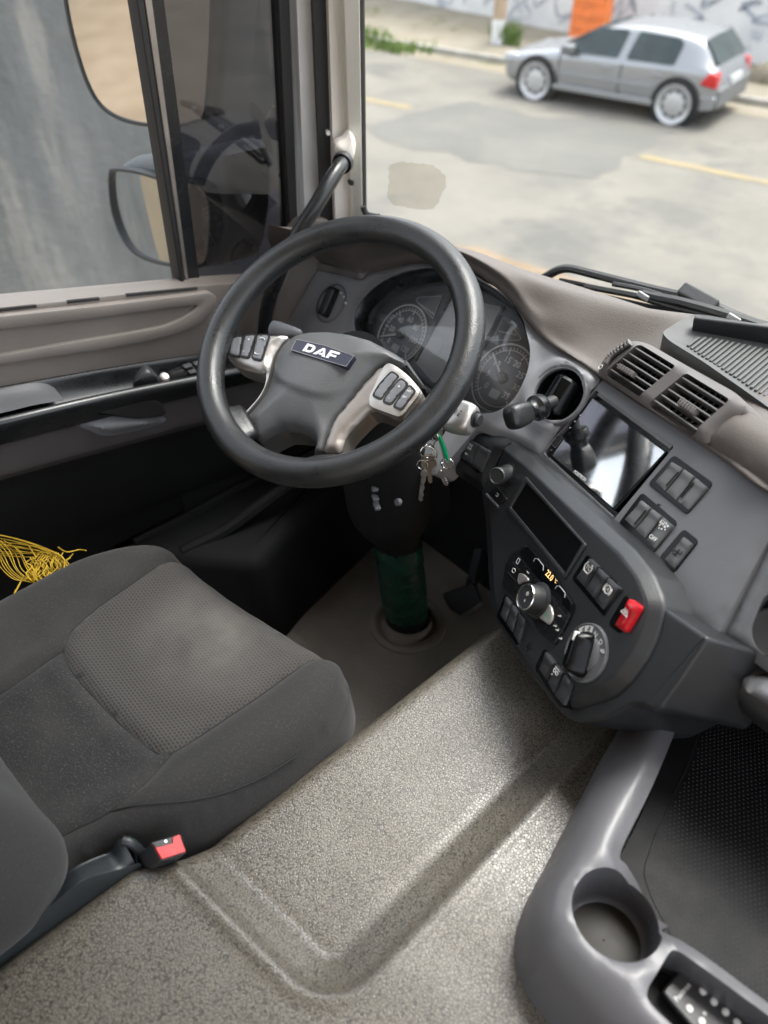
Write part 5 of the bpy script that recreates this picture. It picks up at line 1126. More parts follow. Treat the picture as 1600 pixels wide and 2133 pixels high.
# hazard switch
hz = s4([(1220, 1288), (1322, 1366), (1176, 1592), (1083, 1520)]); O = ccw(rnd(L1.ls(hz), .005)); b = MB(); b.prism(off(O, -.002), L1, -.02, .0014, .001); bk = b.build('hazard_switch', M['gloss'], con)
hk = s4([(1228, 1298), (1314, 1366), (1184, 1584), (1093, 1518)]); Q = ccw(rnd(L1.ls(hk, .010), .003)); top = max(q[1] for q in Q)
b = MB(); b.sheet(Q, L1, .0035, lambda u, v: .0105 - .0035 * (1 - sm(dist(u, v, Q) / .005)) - .002 * sm((top - .009 - v) / .006), skirt=0); b.build('red_button', M['red'], (con, bk), ang=60)
q = L1.l(*s4([(1216, 1412)])[0], .009); fx = L1.at(q[0], q[1], .0091, la); b = MB(); T_ = [(-.0062, -.0045), (.0062, -.0045), (0, .0065)]; b.ring(T_, off(T_, .0011), fx, 0, .0005); T2 = off(T_, .0022); b.ring(T2, off(T2, .0008), fx, 0, .0005); b.build('warning_triangle', M['mark'], (con, bk))
# empty radio slot
ro_ = s4([(385, 288), (897, 860), (712, 1158), (222, 556)]); ri = s4([(392, 342), (862, 855), (722, 1098), (268, 552)])
Ro, Ri = rnd(L1.ls(ro_), .004), rnd(L1.ls(ri), .002)
b = MB(); b.ring(Ro, Ri, L1, -.004, .0032, .0014, hi=-.002); rs = b.build('radio_slot', M['console'], con)
b = MB(); b.prism(off(ccw(Ri), -.001), L1, -.01, .0004); b.build('slot_shade_fill', M['slot_shade'], (con, rs))  # flat face, the deep slot's darkness painted instead of hollowed out
# climate control panel
cp_ = s4([(385, 862), (440, 905), (600, 1075), (775, 1335), (768, 1452), (735, 1530)]) + s2([(512, 1096), (440, 1030), (380, 945), (300, 850), (248, 792), (262, 688), (290, 630)])
C_l = ccw(rnd(L1.ls(cp_), .003)); b = MB(); b.prism(C_l, L1, -.01, .0040, .0016); cm = b.build('climate_panel', M['satin'], con)
def cmark(name, m, fn):
    b = MB(); fn(b); return b.build(name, m, (con, cm))
ca = uang(L1, (1110, 1155), (1185, 1250)); ca2 = la
dsp = s4([(392, 872), (445, 915), (600, 1085), (768, 1345), (762, 1440), (560, 1230), (440, 1085), (335, 940), (345, 905)])
cmark('display_strip', M['gloss'], lambda b: b.prism(rnd(L1.ls(dsp, .004), .002), L1, .003, .0048, .0006))
def _t(b):
    q = L1.l(*s4([(582, 1120)])[0], .005); b.text('22.0', L1, q[0] - .001, q[1], .0115, .0052, ca2, .0, .85)
    q = L1.l(*s4([(630, 1162)])[0], .005); b.text('°C', L1, q[0], q[1], .0058, .0052, ca2, .0, .9)
cmark('temperature', M['amber'], _t)
def _o(b):
    for c0_ in ((487, 1022), (668, 1250)):
        P = [L1.l(*s4([(c0_[0] + dx, c0_[1] + dy)])[0], .0052) for dx, dy in ((-42, -25), (-30, -48), (-5, -46), (40, 10), (38, 50))]
        b.tube([L1.w(*p, .0050) for p in P], .0005, 5)
cmark('key_outlines', M['markdim'], _o)
def _g(b):
    for a, c_ in (((330, 955), (730, 1480)), ((270, 1000), (335, 1075)), ((232, 1085), (300, 1165)), ((400, 985), (370, 1045)), ((465, 1085), (440, 1130)), ((590, 1240), (560, 1285)), ((655, 1335), (615, 1400)), ((330, 1180), (290, 1230)), ((540, 1560), (560, 1510)), ((600, 1480), (690, 1590)), ((640, 1400), (720, 1500)), ((690, 1590), (640, 1660))):
        A, B = [L1.l(*q, .004) for q in s4([a, c_])]; b.tube([L1.w(*A, .0039), L1.w(*B, .0039)], .0005, 4)
cmark('key_gaps', M['dark'], _g)
for P in ([(322, 1092), (360, 1100), (402, 1140), (398, 1165), (352, 1172), (318, 1192), (306, 1155)], [(552, 1336), (592, 1372), (608, 1440), (600, 1490), (572, 1528), (492, 1470), (498, 1440), (540, 1400)]):
    Q = ccw(rnd(L1.ls(s4(P), .006), .003)); b = MB(); b.prism(Q, L1, .003, .0062, .0014); b.build('silver_key', M['silver'], (con, cm))
cmark('key_lettering', M['green'], lambda b: b.text('AUTO', L1, *L1.l(*s4([(551, 1446)])[0], .0062), .0062, .0064, la, .004))
def _ic(b):
    for px in ((400, 1090), (580, 1325)):
        q = L1.l(*s4([px])[0], .004); b.prism(rect(-.003, .003, -.0006, .0006), L1.at(*q, .0041, la), 0, .0003)
    q = L1.l(*s4([(318, 995)])[0], .004); fx = L1.at(*q, .0041, la); b.ring(rnd(rect(-.003, .003, -.004, .004), .001), rnd(rect(-.0022, .0022, -.0032, .0032), .001), fx, 0, .0003)
    q = L1.l(*s4([(283, 1072)])[0], .004); fx = L1.at(*q, .0041, la); b.tube([fx.w(x, y, .0002) for x, y in ((-.004, .001), (0, .003), (.004, .001), (.0025, -.003), (-.0025, -.003), (-.004, .001))], .0004, 4)
def _ar(px):
    def fn(b):
        q = L1.l(*s4([px])[0], .004); fx = L1.at(*q, .0041, la + .5); b.prism([(-.003, -.0006), (.001, -.0006), (.001, -.0018), (.0035, 0), (.001, .0018), (.001, .0006), (-.003, .0006)], fx, 0, .0003)
    return fn
for px in ((665, 1452), (627, 1535), (645, 1570), (672, 1640)): cmark('key_symbol', M['mark'], _ar(px))
cmark('key_symbols', M['mark'], _ic)
kc = L1.l(1094.5, 1243, .026); kf = L1.at(*kc)
b = MB(); b.lathe([(.0235, .002), (.0235, .006), (.0185, .008), (.0175, .024), (.0165, .026), (.0155, .0255), (.0145, .0245)], kf, 36, True, True); kb = b.build('fan_knob', M['black'], con)
b = MB(); b.lathe([(.0172, .0255), (.0165, .0268), (.0156, .0262)], kf, 36, cap1=False); b.build('knob_ring', M['chrome'], (con, kb))
b = MB(); b.tube([kf.w(.013 * math.cos(la + 3.4), .013 * math.sin(la + 3.4), .0246), kf.w(.013 * math.cos(la + .3), .013 * math.sin(la + .3), .0246)], .0004, 4); b.build('knob_gap', M['dark'], (con, kb))
b = MB()
for k in range(4):
    fx = kf.at(.0045 * math.cos(la + 1.8), .0045 * math.sin(la + 1.8), .0246, la + k * 1.571); b.tube([fx.w(.0016 + .0012 * math.cos(t), .0012 * math.sin(t), .0002) for t in [i * .8 for i in range(8)]], .0003, 4, True)
for k in range(6): fx = kf.at(-.0050 * math.cos(la + 1.8), -.0050 * math.sin(la + 1.8), .0246, k * 1.047); b.prism(rect(.0004, .0018, -.0002, .0002), fx, 0, .0003)
b.build('fan_symbol', M['mark'], (con, kb))
# two dark switch banks at the foot
switch_bank(L1, s2([(255, 832), (358, 960), (316, 1094), (212, 945)]), [s2(k) for k in ([(252, 838), (280, 875), (245, 975), (217, 935)], [(285, 880), (315, 920), (282, 1030), (248, 980)], [(320, 925), (352, 965), (315, 1086), (285, 1035)])], d3, [tuple(s2([(266, 895), (266, 900)])), tuple(s2([(304, 945), (304, 950)]))])
sb = switch_bank(L1, s2([(455, 1112), (592, 1270), (542, 1415), (408, 1215)]), [s2(k) for k in ([(455, 1122), (502, 1180), (456, 1272), (414, 1212)], [(507, 1186), (545, 1232), (490, 1335), (460, 1280)], [(550, 1238), (586, 1280), (543, 1402), (493, 1340)])], d3, [tuple(s2([(492, 1195), (458, 1262)])), tuple(s2([(532, 1270), (505, 1335)]))])
q = L1.l(*s2([(512, 1230)])[0], .0065); fx = L1.at(*q, .0066, la); b = MB()
for x in (-.0028, .0028): b.tube([fx.w(x + .0022 * math.cos(t), .0022 * math.sin(t), .0002) for t in [i * .628 for i in range(10)]], .0005, 4, True)
b.prism(rect(-.005, .005, .004, .0048), fx, 0, .0003); b.prism(circ(.0012, 8, -.003, -.006), fx, 0, .0003); b.build('switch_markings', M['mark'], (con, sb))
b = MB()
for k in range(3):
    A, B = L1.l(*s2([(362 + k * 2, 1096 + k * 11)])[0]), L1.l(*s2([(386 + k * 2, 1078 + k * 14)])[0]); b.tube([L1.w(*A, .0002), L1.w(*B, .0002)], .0011, 6)
b.build('sensor_slots', M['dark'], con)
# gear selector dial
gc = L1.l(1223, 1360); gf = L1.at(*gc); ga = la
b = MB(); b.lathe([(.0345, -.002), (.0342, .003), (.0330, .004), (.0318, .0025), (.0225, .0022), (.021, .004), (.020, .0045)], gf, 56); gs = b.build('gear_selector', M['fascia'], con)
pts_ = [((1217, 1309), '⮞'), ((1228, 1312), 'R'), ((1240, 1318), 'N'), ((1251, 1337), 'D'), ((1255, 1358), '')]
def gang(px): q = L1.l(*px, .003); return math.atan2(q[1] - gc[1], q[0] - gc[0])
a0, a1 = gang((1206, 1311)), gang((1234, 1312))
b = MB(); N_ = 14; Pw = [(.0312 * math.cos(a0 + (a1 - a0) * i / N_), .0312 * math.sin(a0 + (a1 - a0) * i / N_)) for i in range(N_ + 1)] + [(.0232 * math.cos(a1 + (a0 - a1) * i / N_), .0232 * math.sin(a1 + (a0 - a1) * i / N_)) for i in range(N_ + 1)]
b.prism(Pw, gf, .002, .0030); b.build('white_sector', M['mark'], (con, gs))
b = MB(); q = L1.l(1227.5, 1311, .003); b.text('R', L1, *q, .0078, .0033, la, .015)
q = L1.l(1217, 1311, .003); fx = L1.at(*q, .0033, la); b.tube([fx.w(.0016 * math.cos(t), -.001 + .0016 * math.sin(t), 0) for t in (0, 1, 2, 3, 4, 5)], .0005, 4, True); b.tube([fx.w(-.0015, -.001, 0), fx.w(-.001, .0035, 0)], .0005, 4)
b.build('dark_lettering', M['satin'], (con, gs))
b = MB()
for t, px in (('N', (1240, 1322)), ('D', (1251, 1338))): q = L1.l(*px, .003); b.text(t, L1, *q, .0082, .0030, la, .015)
q = L1.l(1254.5, 1356, .003); fx = L1.at(*q, .0028, la); b.tube([fx.w(*p, 0) for p in ((-.003, -.001), (-.002, .001), (0, .002), (.002, .001), (.003, -.001), (-.003, -.001))], .0005, 4); b.tube([fx.w(.003, 0, 0), fx.w(.0045, .0008, 0)], .0007, 4); b.build('white_lettering', M['mark'], (con, gs))
ka = uang(L1, (1210, 1397), (1234, 1322)); fk = gf.at(0, 0, 0, ka)
b = MB(); Q = ccw(rnd([(-.029, -.0085), (-.022, -.0125), (.012, -.0115), (.024, -.007), (.024, .007), (.012, .0115), (-.022, .0125), (-.029, .0085)], .006)); b.sheet(Q, fk, .004, lambda u, v: .006 + .020 * math.sqrt(max(0, 1 - (1 - min(1, dist(u, v, Q) / .009)) ** 2)), skirt=.002); kb = b.build('selector_knob', M['gloss'], (con, gs), ang=60)
b = MB(); b.prism(rnd(rect(.010, .021, -.0018, .0018), .0015), fk, .02, .0265, .001); b.build('pointer', M['mark'], (con, gs))
# radio knob and back key by the wing
kh = L1.l(1057, 989); b = MB(); b.lathe([(.019, .0006), (.0175, .0012), (.001, .0008)], L1.at(*kh), 30, cap1=False); b.build('knob_well', M['dark'], con)
kf = L1.l(1034, 992, .030); kp = L1.w(*kf, .030); k0 = L1.w(*kh, 0); fk = Fr(k0, LO.u, kp - k0); Lk = (kp - k0).length
b = MB(); b.lathe([(.0150, -.004), (.0150, .004), (.0112, .007), (.0105, Lk * .5), (.0125, Lk * .55), (.0130, Lk - .002), (.0115, Lk), (.0100, Lk), (.0092, Lk - .001)], fk, 30); b.build('volume_knob', M['black'], con)
b = MB(); Q = L1.ls([(1036, 1012), (1058, 1040), (1042, 1052), (1018, 1028)]); b.prism(rnd(Q, .003), L1, -.002, .002, .001); bk = b.build('back_key', M['satin'], con)
b = MB(); q = L1.l(1036, 1031, .002); fx = L1.at(*q, .0022, la); b.tube([fx.w(*p, 0) for p in ((-.003, -.002), (.002, -.002), (.0032, 0), (.002, .0018), (-.003, .0018))], .0005, 4); b.build('return_symbol', M['mark'], (con, bk))
b = MB(); A, B = L1.l(1015, 1030), L1.l(1040, 1057); b.tube([L1.w(*A, .001), L1.w(*B, .001)], .0022, 8); b.build('key_lip', M['fascia'], con)
s5 = lambda pts: [(740 + x / 4.444, 860 + y / 4.444) for x, y in pts]
sb = switch_bank(WG, s5([(960, 182), (1245, 340), (1150, 560), (876, 350)]), [s5(k) for k in ([(960, 190), (1042, 232), (972, 415), (888, 352)], [(1048, 236), (1135, 285), (1060, 470), (976, 418)], [(1140, 290), (1232, 345), (1150, 545), (1064, 474)])], d3)
b = MB(); q = WG.l(*s5([(1028, 378)])[0], .006); b.prism(rect(-.005, .005, -.0011, .0011), WG.at(*q, .0058, uang(WG, (956, 900), (1018, 937))), 0, .0003)
q = WG.l(*s5([(1062, 312)])[0], .006); fx = WG.at(*q, .0058, uang(WG, (956, 900), (1018, 937)))
for x in (-.005, 0, .005):
    for y in (-.003, .003): b.prism(rect(x - .0012, x + .0012, y - .0018, y + .0018), fx, 0, .0003)
    b.prism(rect(x - .0003, x + .0003, -.005, .005), fx, 0, .0004)
b.build('switch_markings', M['markdim'], (con, sb))

# ================================================================ touch screen unit
hu = Thing('car_stereo', 'touch screen car stereo with a badly scratched glass, set in the console', 'car stereo', UP.w(0, 0, -.02))
b = MB(); Ho = off(ccw(HO), .0006); b.prism(Ho, UP, -.06, -.010); b.build('cage', M['satin'], hu)
gq = [(1232.5, 826), (1389, 940), (1280, 1064), (1142, 948)]; G = ccw(rnd(UP.ls(gq, -.001), .003)); b = MB(); b.prism(G, UP, -.012, -.0012, .0008); fb = b.build('front_frame', M['gloss'], hu)
sc_ = [(1234, 830), (1384, 941), (1277, 1057), (1150, 949)]; Q = ccw(rnd(UP.ls(sc_, 0), .001)); b = MB(); b.add([UP.w(*q, -.0006) for q in Q], [tuple(range(len(Q)))]); b.prism(Q, UP, -.0018, -.0006); b.build('touch_screen', M['screen'], hu)
b = MB(); A, B = UP.l(1245, 819), UP.l(1398, 931); b.bar(UP.w(*A, -.004), UP.w(*B, -.004), .006, .008, UP.n, .001); A, B = UP.l(1140, 955), UP.l(1274, 1078); b.bar(UP.w(*A, -.004), UP.w(*B, -.004), .006, .006, UP.n, .001); b.build('trim_rails', M['btn_gr'], hu)
ta = uang(UP, (1198, 982), (1220, 999)); b = MB(); q = UP.l(1208, 991, -.0004); b.text('POSITRON', UP, *q, .0066, -.0003, ta, .016, .95); b.build('lettering', M['mark'], (hu, fb))
b = MB(); Q = UP.ls([(1164, 907), (1172, 914), (1158, 932), (1150, 925)], -.0006); b.prism(rnd(Q, .0008), UP, -.002, .0002); q = UP.l(1149, 938, -.0006)
b.build('memory_slot', M['dark'], (hu, fb)); b = MB(); b.ring(off(ccw(rnd(Q, .0008)), -.0012), off(ccw(rnd(Q, .0008)), -.0004), UP, -.001, .0004); b.lathe([(.0018, -.001), (.0018, .0003)], UP.at(*q), 10); b.build('slot_rim', M['steel'], (hu, fb))
b = MB()
for px in ((1209, 865), (1198, 878), (1188, 891)): q = UP.l(*px, -.0006); b.tube([UP.w(q[0] + .0011 * math.cos(t), q[1] + .0011 * math.sin(t), -.0004) for t in (0, 1, 2, 3, 4, 5)], .0003, 4, True)
b.build('touch_symbols', M['markdim'], (hu, fb))

# ================================================================ passenger side of the dash
PD = Fr(UP.w(*UP.l(1495, 1320), -.004), (1, -.12, .0), (-.03, -.72, .70))
pas = Thing('passenger_fascia', 'charcoal passenger side dash section with a socket and a pull handle', 'dashboard', PD.w(.1, -.05, -.03))
_pq = PD.ls([(1500, 1328), (1618, 1098), (1600, 1402)]); Q = ccw(rnd([_pq[0], _pq[1], (.95, _pq[1][1] + .02), (.95, _pq[2][1]), (_pq[2][0] + .06, _pq[2][1] - .01), _pq[2]], .010)); hc = PD.l(1596, 1322)
b = MB(); b.sheet(Q, PD, .009, lambda u, v: -.010 * (1 - sm(dist(u, v, Q) / .012)), holes=[rnd(PD.ls([(1592, 1238), (1690, 1200), (1700, 1380), (1600, 1372), (1570, 1345), (1562, 1310)]), .01)], skirt=-.06, hole_skirt=-.03); b.build('panel', M['fascia'], pas, ang=50)
b = MB(); b.prism(rnd(PD.ls([(1585, 1225), (1710, 1190), (1720, 1395), (1595, 1390), (1555, 1350), (1548, 1300)]), .01), PD, -.06, -.028); b.build('pocket', M['dark'], pas)
b = MB(); b.lathe([(.026, -.03), (.026, -.008), (.023, -.005), (.018, -.007)], PD.at(*PD.l(1604, 1318)), 26); b.build('socket_cap', M['black'], pas)
PL = Fr(PD.w(*PD.l(1500, 1350), -.012), (1, -.12, 0), (-.05, -.93, .36)); _lq = PL.ls([(1483, 1345), (1500, 1334), (1600, 1408), (1640, 1433), (1640, 1575), (1600, 1545), (1530, 1490), (1462, 1405)]); Q2 = ccw(rnd(_lq[:4] + [(.98, _lq[3][1]), (.98, _lq[4][1])] + _lq[4:], .014))
b = MB(); b.sheet(Q2, PL, .010, lambda u, v: -.014 * (1 - sm(dist(u, v, Q2) / .018)), skirt=-.12); b.build('lower_panel', M['console'], pas, ang=60)
Q3 = ccw(cr2(PL.ls([(1530, 1428), (1545, 1417), (1575, 1418), (1620, 1430), (1700, 1470), (1700, 1530), (1610, 1480), (1560, 1455)], .015), 4)); b = MB(); b.sheet(Q3, PL, .007, lambda u, v: .026 * math.sqrt(max(0, 1 - (1 - min(1, dist(u, v, Q3) / .018)) ** 2)), skirt=-.01); b.build('pull_handle', M['fascia'], pas, ang=70)
b = MB(); b.grid([[V((x, y, z)) for x in (-.30, -.1, .2, .86)] for y, z in ((.72, -.62), (.74, -.72), (.80, -.86), (.80, -1.0))]); b.build('underside', M['void'], pas)

# ================================================================ cab floor, engine tunnel
b = MB(); rows = []
for j in range(30):
    y = -.8 + j * .062; rows.append([V((x, y, -1.33 + .004 * noise.noise(V((x * 9, y * 9, 0))))) for x in [-1.26 + i * .06 for i in range(15)]])
b.grid(rows); struct(b.build('floor', M['floor']))
tun = MB(); rows = []
def tH(x, y):
    Y1 = .070 + .15 * (x + .459); X1 = -.197 - .03 * (y - .1); dx, dy = X1 - x, y - Y1; rc = .062
    d = rc - math.hypot(rc - dx, rc - dy) if (dx < rc and dy < rc) else min(dx, dy)
    t = d / .048; q = .17; f_ = 0 if t < -q else ((t + q) ** 2 / (4 * q) if t < q else (t if t < 1 - q else (1 - (1 + q - t) ** 2 / (4 * q) if t < 1 + q else 1))); z = -.872 - .027 * f_ + .0045 * math.exp(-((d - .002) / .0085) ** 2) - .0015 * math.exp(-((d - .050) / .008) ** 2)
    z += .010 * math.exp(-((x + .30) / .05) ** 2 - ((y - .56) / .05) ** 2) - .003 * sm((x + .2) / .1) + .0012 * noise.noise(V((x * 14, y * 14, 4)))
    return z
for j in range(300):
    y = -.62 + j * .00455; xe = -.449 - .026 * (1 - sm((y - .030) / .055)); R = .026; row = []
    for i in range(181): row.append(V((.40 - (.40 - xe - R) * i / 180, y, tH(.40 - (.40 - xe - R) * i / 180, y))))
    z0 = row[-1].z
    for a in (15, 30, 45, 60, 75, 88): row.append(V((xe + R - R * math.sin(rad(a)), y, z0 - R + R * math.cos(rad(a)))))
    row.append(V((xe - .004, y, -1.0))); row.append(V((xe - .012, y, -1.34))); rows.append(row)
tun.grid([r for r in rows]); tag(tun.build('engine_cover', M['tunnel'], root=(-.1, .2, -.9), ang=70), 'speckled taupe vinyl engine cover with a sunken flat beside the driver seat', 'engine cover')

# ================================================================ driver seat
seat = Thing('driver_seat', 'dark grey cloth driver seat with a woven light flecked centre panel', 'seat', (-.695, .1, -1.33))
SX = -.695
so_ = [(-.546, .392), (-.521, .394), (-.496, .383), (-.474, .360), (-.453, .316), (-.444, .250), (-.448, .178), (-.458, .125), (-.474, .082), (-.497, .040), (-.512, .0), (-.525, -.14), (-.92, -.14), (-.945, .0), (-.952, .13), (-.951, .20), (-.935, .265), (-.912, .306), (-.884, .331), (-.848, .341), (-.771, .352), (-.662, .373)]
SO = ccw(cr2(so_, 4))
def seatz(x, y):
    d = dist(x, y, SO); R = .050; k = 1 - min(1, d / R); roll = .068 * (1 - math.sqrt(max(0, 1 - k * k)))
    a = abs(x - SX); z = -.853 + .020 * sm((a - .125) / .075) - .006 * math.exp(-(a / .10) ** 2) - .012 * sm((.12 - y) / .25)
    return z - roll + .0018 * noise.noise(V((x * 12, y * 12, 1)))
patch = [(-.848, .3405), (-.771, .3515), (-.662, .3725), (-.546, .3915), (-.5445, .319), (-.544, .241), (-.545, .184), (-.5485, .146), (-.567, .129), (-.632, .117), (-.712, .109), (-.757, .107), (-.794, .115), (-.817, .136), (-.831, .183), (-.841, .266)]
rear = [(-.5485, .146), (-.567, .129), (-.632, .117), (-.712, .109), (-.757, .107), (-.794, .115), (-.788, .064), (-.785, .024), (-.79, -.14), (-.57, -.14), (-.545, .0), (-.530, .049), (-.530, .095)]
rb = [(-.546, .3915), (-.5445, .319), (-.544, .241), (-.545, .184), (-.5485, .146), (-.530, .095), (-.530, .049), (-.545, .0), (-.57, -.14), (-.525, -.14), (-.512, .0), (-.497, .040), (-.474, .082), (-.458, .125), (-.448, .178), (-.444, .250), (-.453, .316), (-.474, .360), (-.496, .383), (-.521, .394)]
lb = [(-.848, .3405), (-.841, .266), (-.831, .183), (-.817, .136), (-.794, .115), (-.788, .064), (-.785, .024), (-.79, -.14), (-.92, -.14), (-.945, .0), (-.952, .13), (-.951, .20), (-.935, .265), (-.912, .306), (-.884, .331)]
def so_path(a, c):
    n = len(SO); i = min(range(n), key=lambda k: (V(SO[k]) - V(a)).length); j = min(range(n), key=lambda k: (V(SO[k]) - V(c)).length)
    fwd = [SO[(i + k) % n] for k in range((j - i) % n + 1)]; bwd = [SO[(i - k) % n] for k in range((i - j) % n + 1)]
    ln = lambda P: sum((V(P[k]) - V(P[k - 1])).length for k in range(1, len(P)))
    return fwd if ln(fwd) < ln(bwd) else bwd
patch = so_path((-.848, .341), (-.546, .392)) + patch[4:]
rb = rb[1:9] + so_path((-.525, -.14), (-.546, .392))
lb = lb[1:8] + so_path((-.92, -.14), (-.848, .341))
Z0 = FZ(0); seams = [[(-.848, .334), (-.841, .266), (-.831, .183), (-.817, .136), (-.794, .115), (-.757, .107), (-.712, .109), (-.632, .117), (-.567, .129), (-.5485, .146), (-.545, .184), (-.544, .241), (-.5445, .319), (-.546, .386)], [(-.5485, .146), (-.530, .095), (-.530, .049), (-.545, .0), (-.57, -.13)], [(-.794, .115), (-.788, .064), (-.785, .024), (-.79, -.12)]]
SE = [[(q.x, q.y) for q in cr([V(p) for p in s], 4)] for s in seams]
def seath(x, y):
    d = min(dist(x, y, s, False) for s in SE); return seatz(x, y) - .0045 * math.exp(-(d / .006) ** 2) + .003 * math.exp(-((d - .018) / .016) ** 2)
for nm, P, m in (('cushion_centre', patch, M['weave']), ('cushion_rear', rear, M['fabric_c']), ('cushion_bolster', rb, M['fabric_b']), ('cushion_bolster', lb, M['fabric_b'])):
    b = MB(); b.sheet(P, Z0, .0095, seath); b.build(nm, m, seat, ang=85)
b = MB()
Ro = [[V((x, y, seatz(x, y) - d_)) for x, y in off(SO, k)] for k, d_ in ((.03, .03), (.012, .022), (.004, .014), (.001, .006))]
for dz, k in ((-.955, .006), (-.985, -.004), (-.99, -.03)): Ro.append([V((x, y, dz)) for x, y in off(SO, -k)])
b.rings(Ro, False, True); b.build('cushion_side', M['fabric_b'], seat, ang=60)
for s in SE:
    b = MB(); b.tube([V((x, y, seath(x, y) + .0004)) for x, y in s], .0011, 6); b.build('seam', M['stitch'], seat)
s = [(-.530, .050), (-.520, .062), (-.503, .085), (-.478, .125), (-.462, .165), (-.453, .212), (-.4505, .26)]
b = MB(); b.tube([V((x, y, seath(x, y) + .0006)) for x, y in [(q.x, q.y) for q in cr([V(p) for p in s], 5)]], .0010, 6); b.build('seam', M['stitch'], seat)
b = MB(); b.prism(rnd(rect(-.90, -.50, -.16, .28), .03), Z0, -1.33, -.985, .01); b.build('suspension_base', M['void'], seat)
# backrest: only its lower corner leans into the picture
b = MB(); R = []
for z, k in ((-.895, .10), (-.893, .05), (-.875, .016), (-.845, .002), (-.80, 0), (-.72, .002), (-.6, .004), (-.4, .008), (-.2, .012), (-.14, .03), (-.12, .09)):
    y0 = -.13 - .22 * (z + .80); row = []
    for i in range(64):
        t = i * 6.28318 / 64; c, s_ = math.cos(t), math.sin(t); hx, hy = .236 - k, .118 - k * .9
        x = hx * math.copysign(abs(c) ** .5, c); y = hy * math.copysign(abs(s_) ** .62, s_)
        if s_ > 0: y += .020 * sm((abs(x) - .10) / .09) * s_ - .012 * math.exp(-(x / .08) ** 2) * s_
        row.append(V((SX + x, y0 + y, z)))
    R.append(row)
b.rings(R); b.build('backrest', M['fabric_b'], seat, ang=80, sub=1)
b = MB(); inn = [ax(x, y, q) for x, y, q in ((-160, 2090, -.515), (-60, 2000, -.510), (0, 1950, -.508), (90, 1868, -.504), (150, 1816, -.500), (200, 1791, -.498), (230, 1779, -.496), (244, 1757, -.494), (256, 1751, -.490))]
rdg = [ax(x, y, q) for x, y, q in ((-160, 2120, -.478), (-60, 2032, -.477), (0, 1984, -.476), (100, 1897, -.474), (170, 1842, -.472), (215, 1826, -.470), (245, 1817, -.469), (268, 1809, -.468), (284, 1803, -.467))]
fr0 = [q + V((.004, .004, -.012)) for q in rdg]
b.loft([[q + V((.004, 0, -.06)) for q in inn], [q + V((-.003, 0, -.006)) for q in inn], inn, [a * .5 + c * .5 + V((0, 0, .002)) for a, c in zip(inn, rdg)], rdg, fr0, [V((q.x + .008, q.y - .01, -1.10)) for q in rdg]], 4, 4)
L_ = [inn[-1] + V((.004, 0, -.06)), inn[-1], inn[-1] * .5 + rdg[-1] * .5 + V((0, .006, .0)), rdg[-1], V((rdg[-1].x + .008, rdg[-1].y - .01, -1.10))]; b.add(L_, [(0, 1, 2, 3, 4)])
b.build('side_shroud', M['seatplastic'], seat, ang=50)
b = MB(); P = [ax(x, y, q) for x, y, q in ((256, 1752, -.492), (272, 1756, -.486), (290, 1772, -.480), (300, 1790, -.478))]; b.tube(cr(P, 4), .006, 10); b.build('lever', M['seatplastic'], seat)

bk = Thing('seatbelt_buckle', 'black seat belt buckle with a bright red release button', 'buckle', az(350, 1765, -.845))
f = Fr(az(352, 1764, -.842), az(383, 1757, -.842) - az(322, 1771, -.842), (.42, .30, .86)); Q = f.ls([(314, 1754), (379, 1735), (391, 1777), (336, 1794)])
b = MB(); b.prism(rnd(Q, .004), f, -.07, -.0015, .002); b.build('housing', M['black'], bk)
Q = f.ls([(318, 1757), (324, 1766), (360, 1757), (360, 1744), (374, 1738), (387, 1774), (337, 1790)]); b = MB(); b.prism(rnd(Q, .0015), f, -.004, .0005, .0005); b.build('release_button', M['redbuckle'], bk)
b = MB(); q = f.l(346, 1752); b.prism(circ(.0014, 8, *q), f, -.002, -.0008); b.build('latch_pin', M['chrome'], bk)
st_ = MB(); A = az(681, 1519, -.90); st_.prism(rnd(rect(-.016, .016, -.006, .006), .002), Fr(A, (.35, .93, 0), (.8, -.2, .55)), -.004, .002, .001); tag(st_.build('seat_slider_tab', M['black'], root=A), 'small black tab under the front corner of the seat cushion', 'tab')

# yellow frayed cord netting beside the seat
fr = MB(); rr = random.Random(3)
def cord(px, zs=-.85, r=.0008, j=3):
    P = [az(x + rr.uniform(-j, j), y + rr.uniform(-j, j), zs + rr.uniform(-.006, .006)) for x, y in px]; fr.tube(cr(P, 5), r, 5)
for k in range(11):
    o = k * 4.2; cord([(-90, 1100 + o * 1.2), (0, 1114 + o), (52, 1124 + o * .8), (98, 1140 + o * .55), (128, 1160 + o * .3), (136, 1180 + o * .2), (128, 1200)], -.842 - .002 * k)
for k in range(9):
    cord([(-40 + k * 7, 1116 + k * 1.5), (-18 + k * 8, 1150), (4 + k * 7, 1185), (28 + k * 7, 1206), (52 + k * 5, 1212)], -.85)
for k in range(16):
    x = 50 + k * 5.4; cord([(x, 1208 + rr.uniform(-6, 4)), (x + 14, 1190), (x + 5, 1176), (x + 20, 1158 + rr.uniform(-8, 8))], -.848, .0010)
    cord([(x + 18, 1210 + rr.uniform(-6, 4)), (x + 4, 1195), (x + 14, 1180), (x, 1165 + rr.uniform(-8, 8))], -.846, .0010)
for k in range(12): cord([(-30 + k * 4, 1300 - k * 3), (-5 + k * 3, 1275 - k), (12 + k, 1285 - k * 2), (30, 1270 - k * 4)], -.86)
cord([(120, 1140), (140, 1150), (165, 1146), (180, 1147)], -.845, .0010, 1); cord([(50, 1200), (40, 1215), (30, 1236)], -.84, .0012, 1); cord([(60, 1138), (70, 1152), (76, 1162)], -.84, .0010, 1)
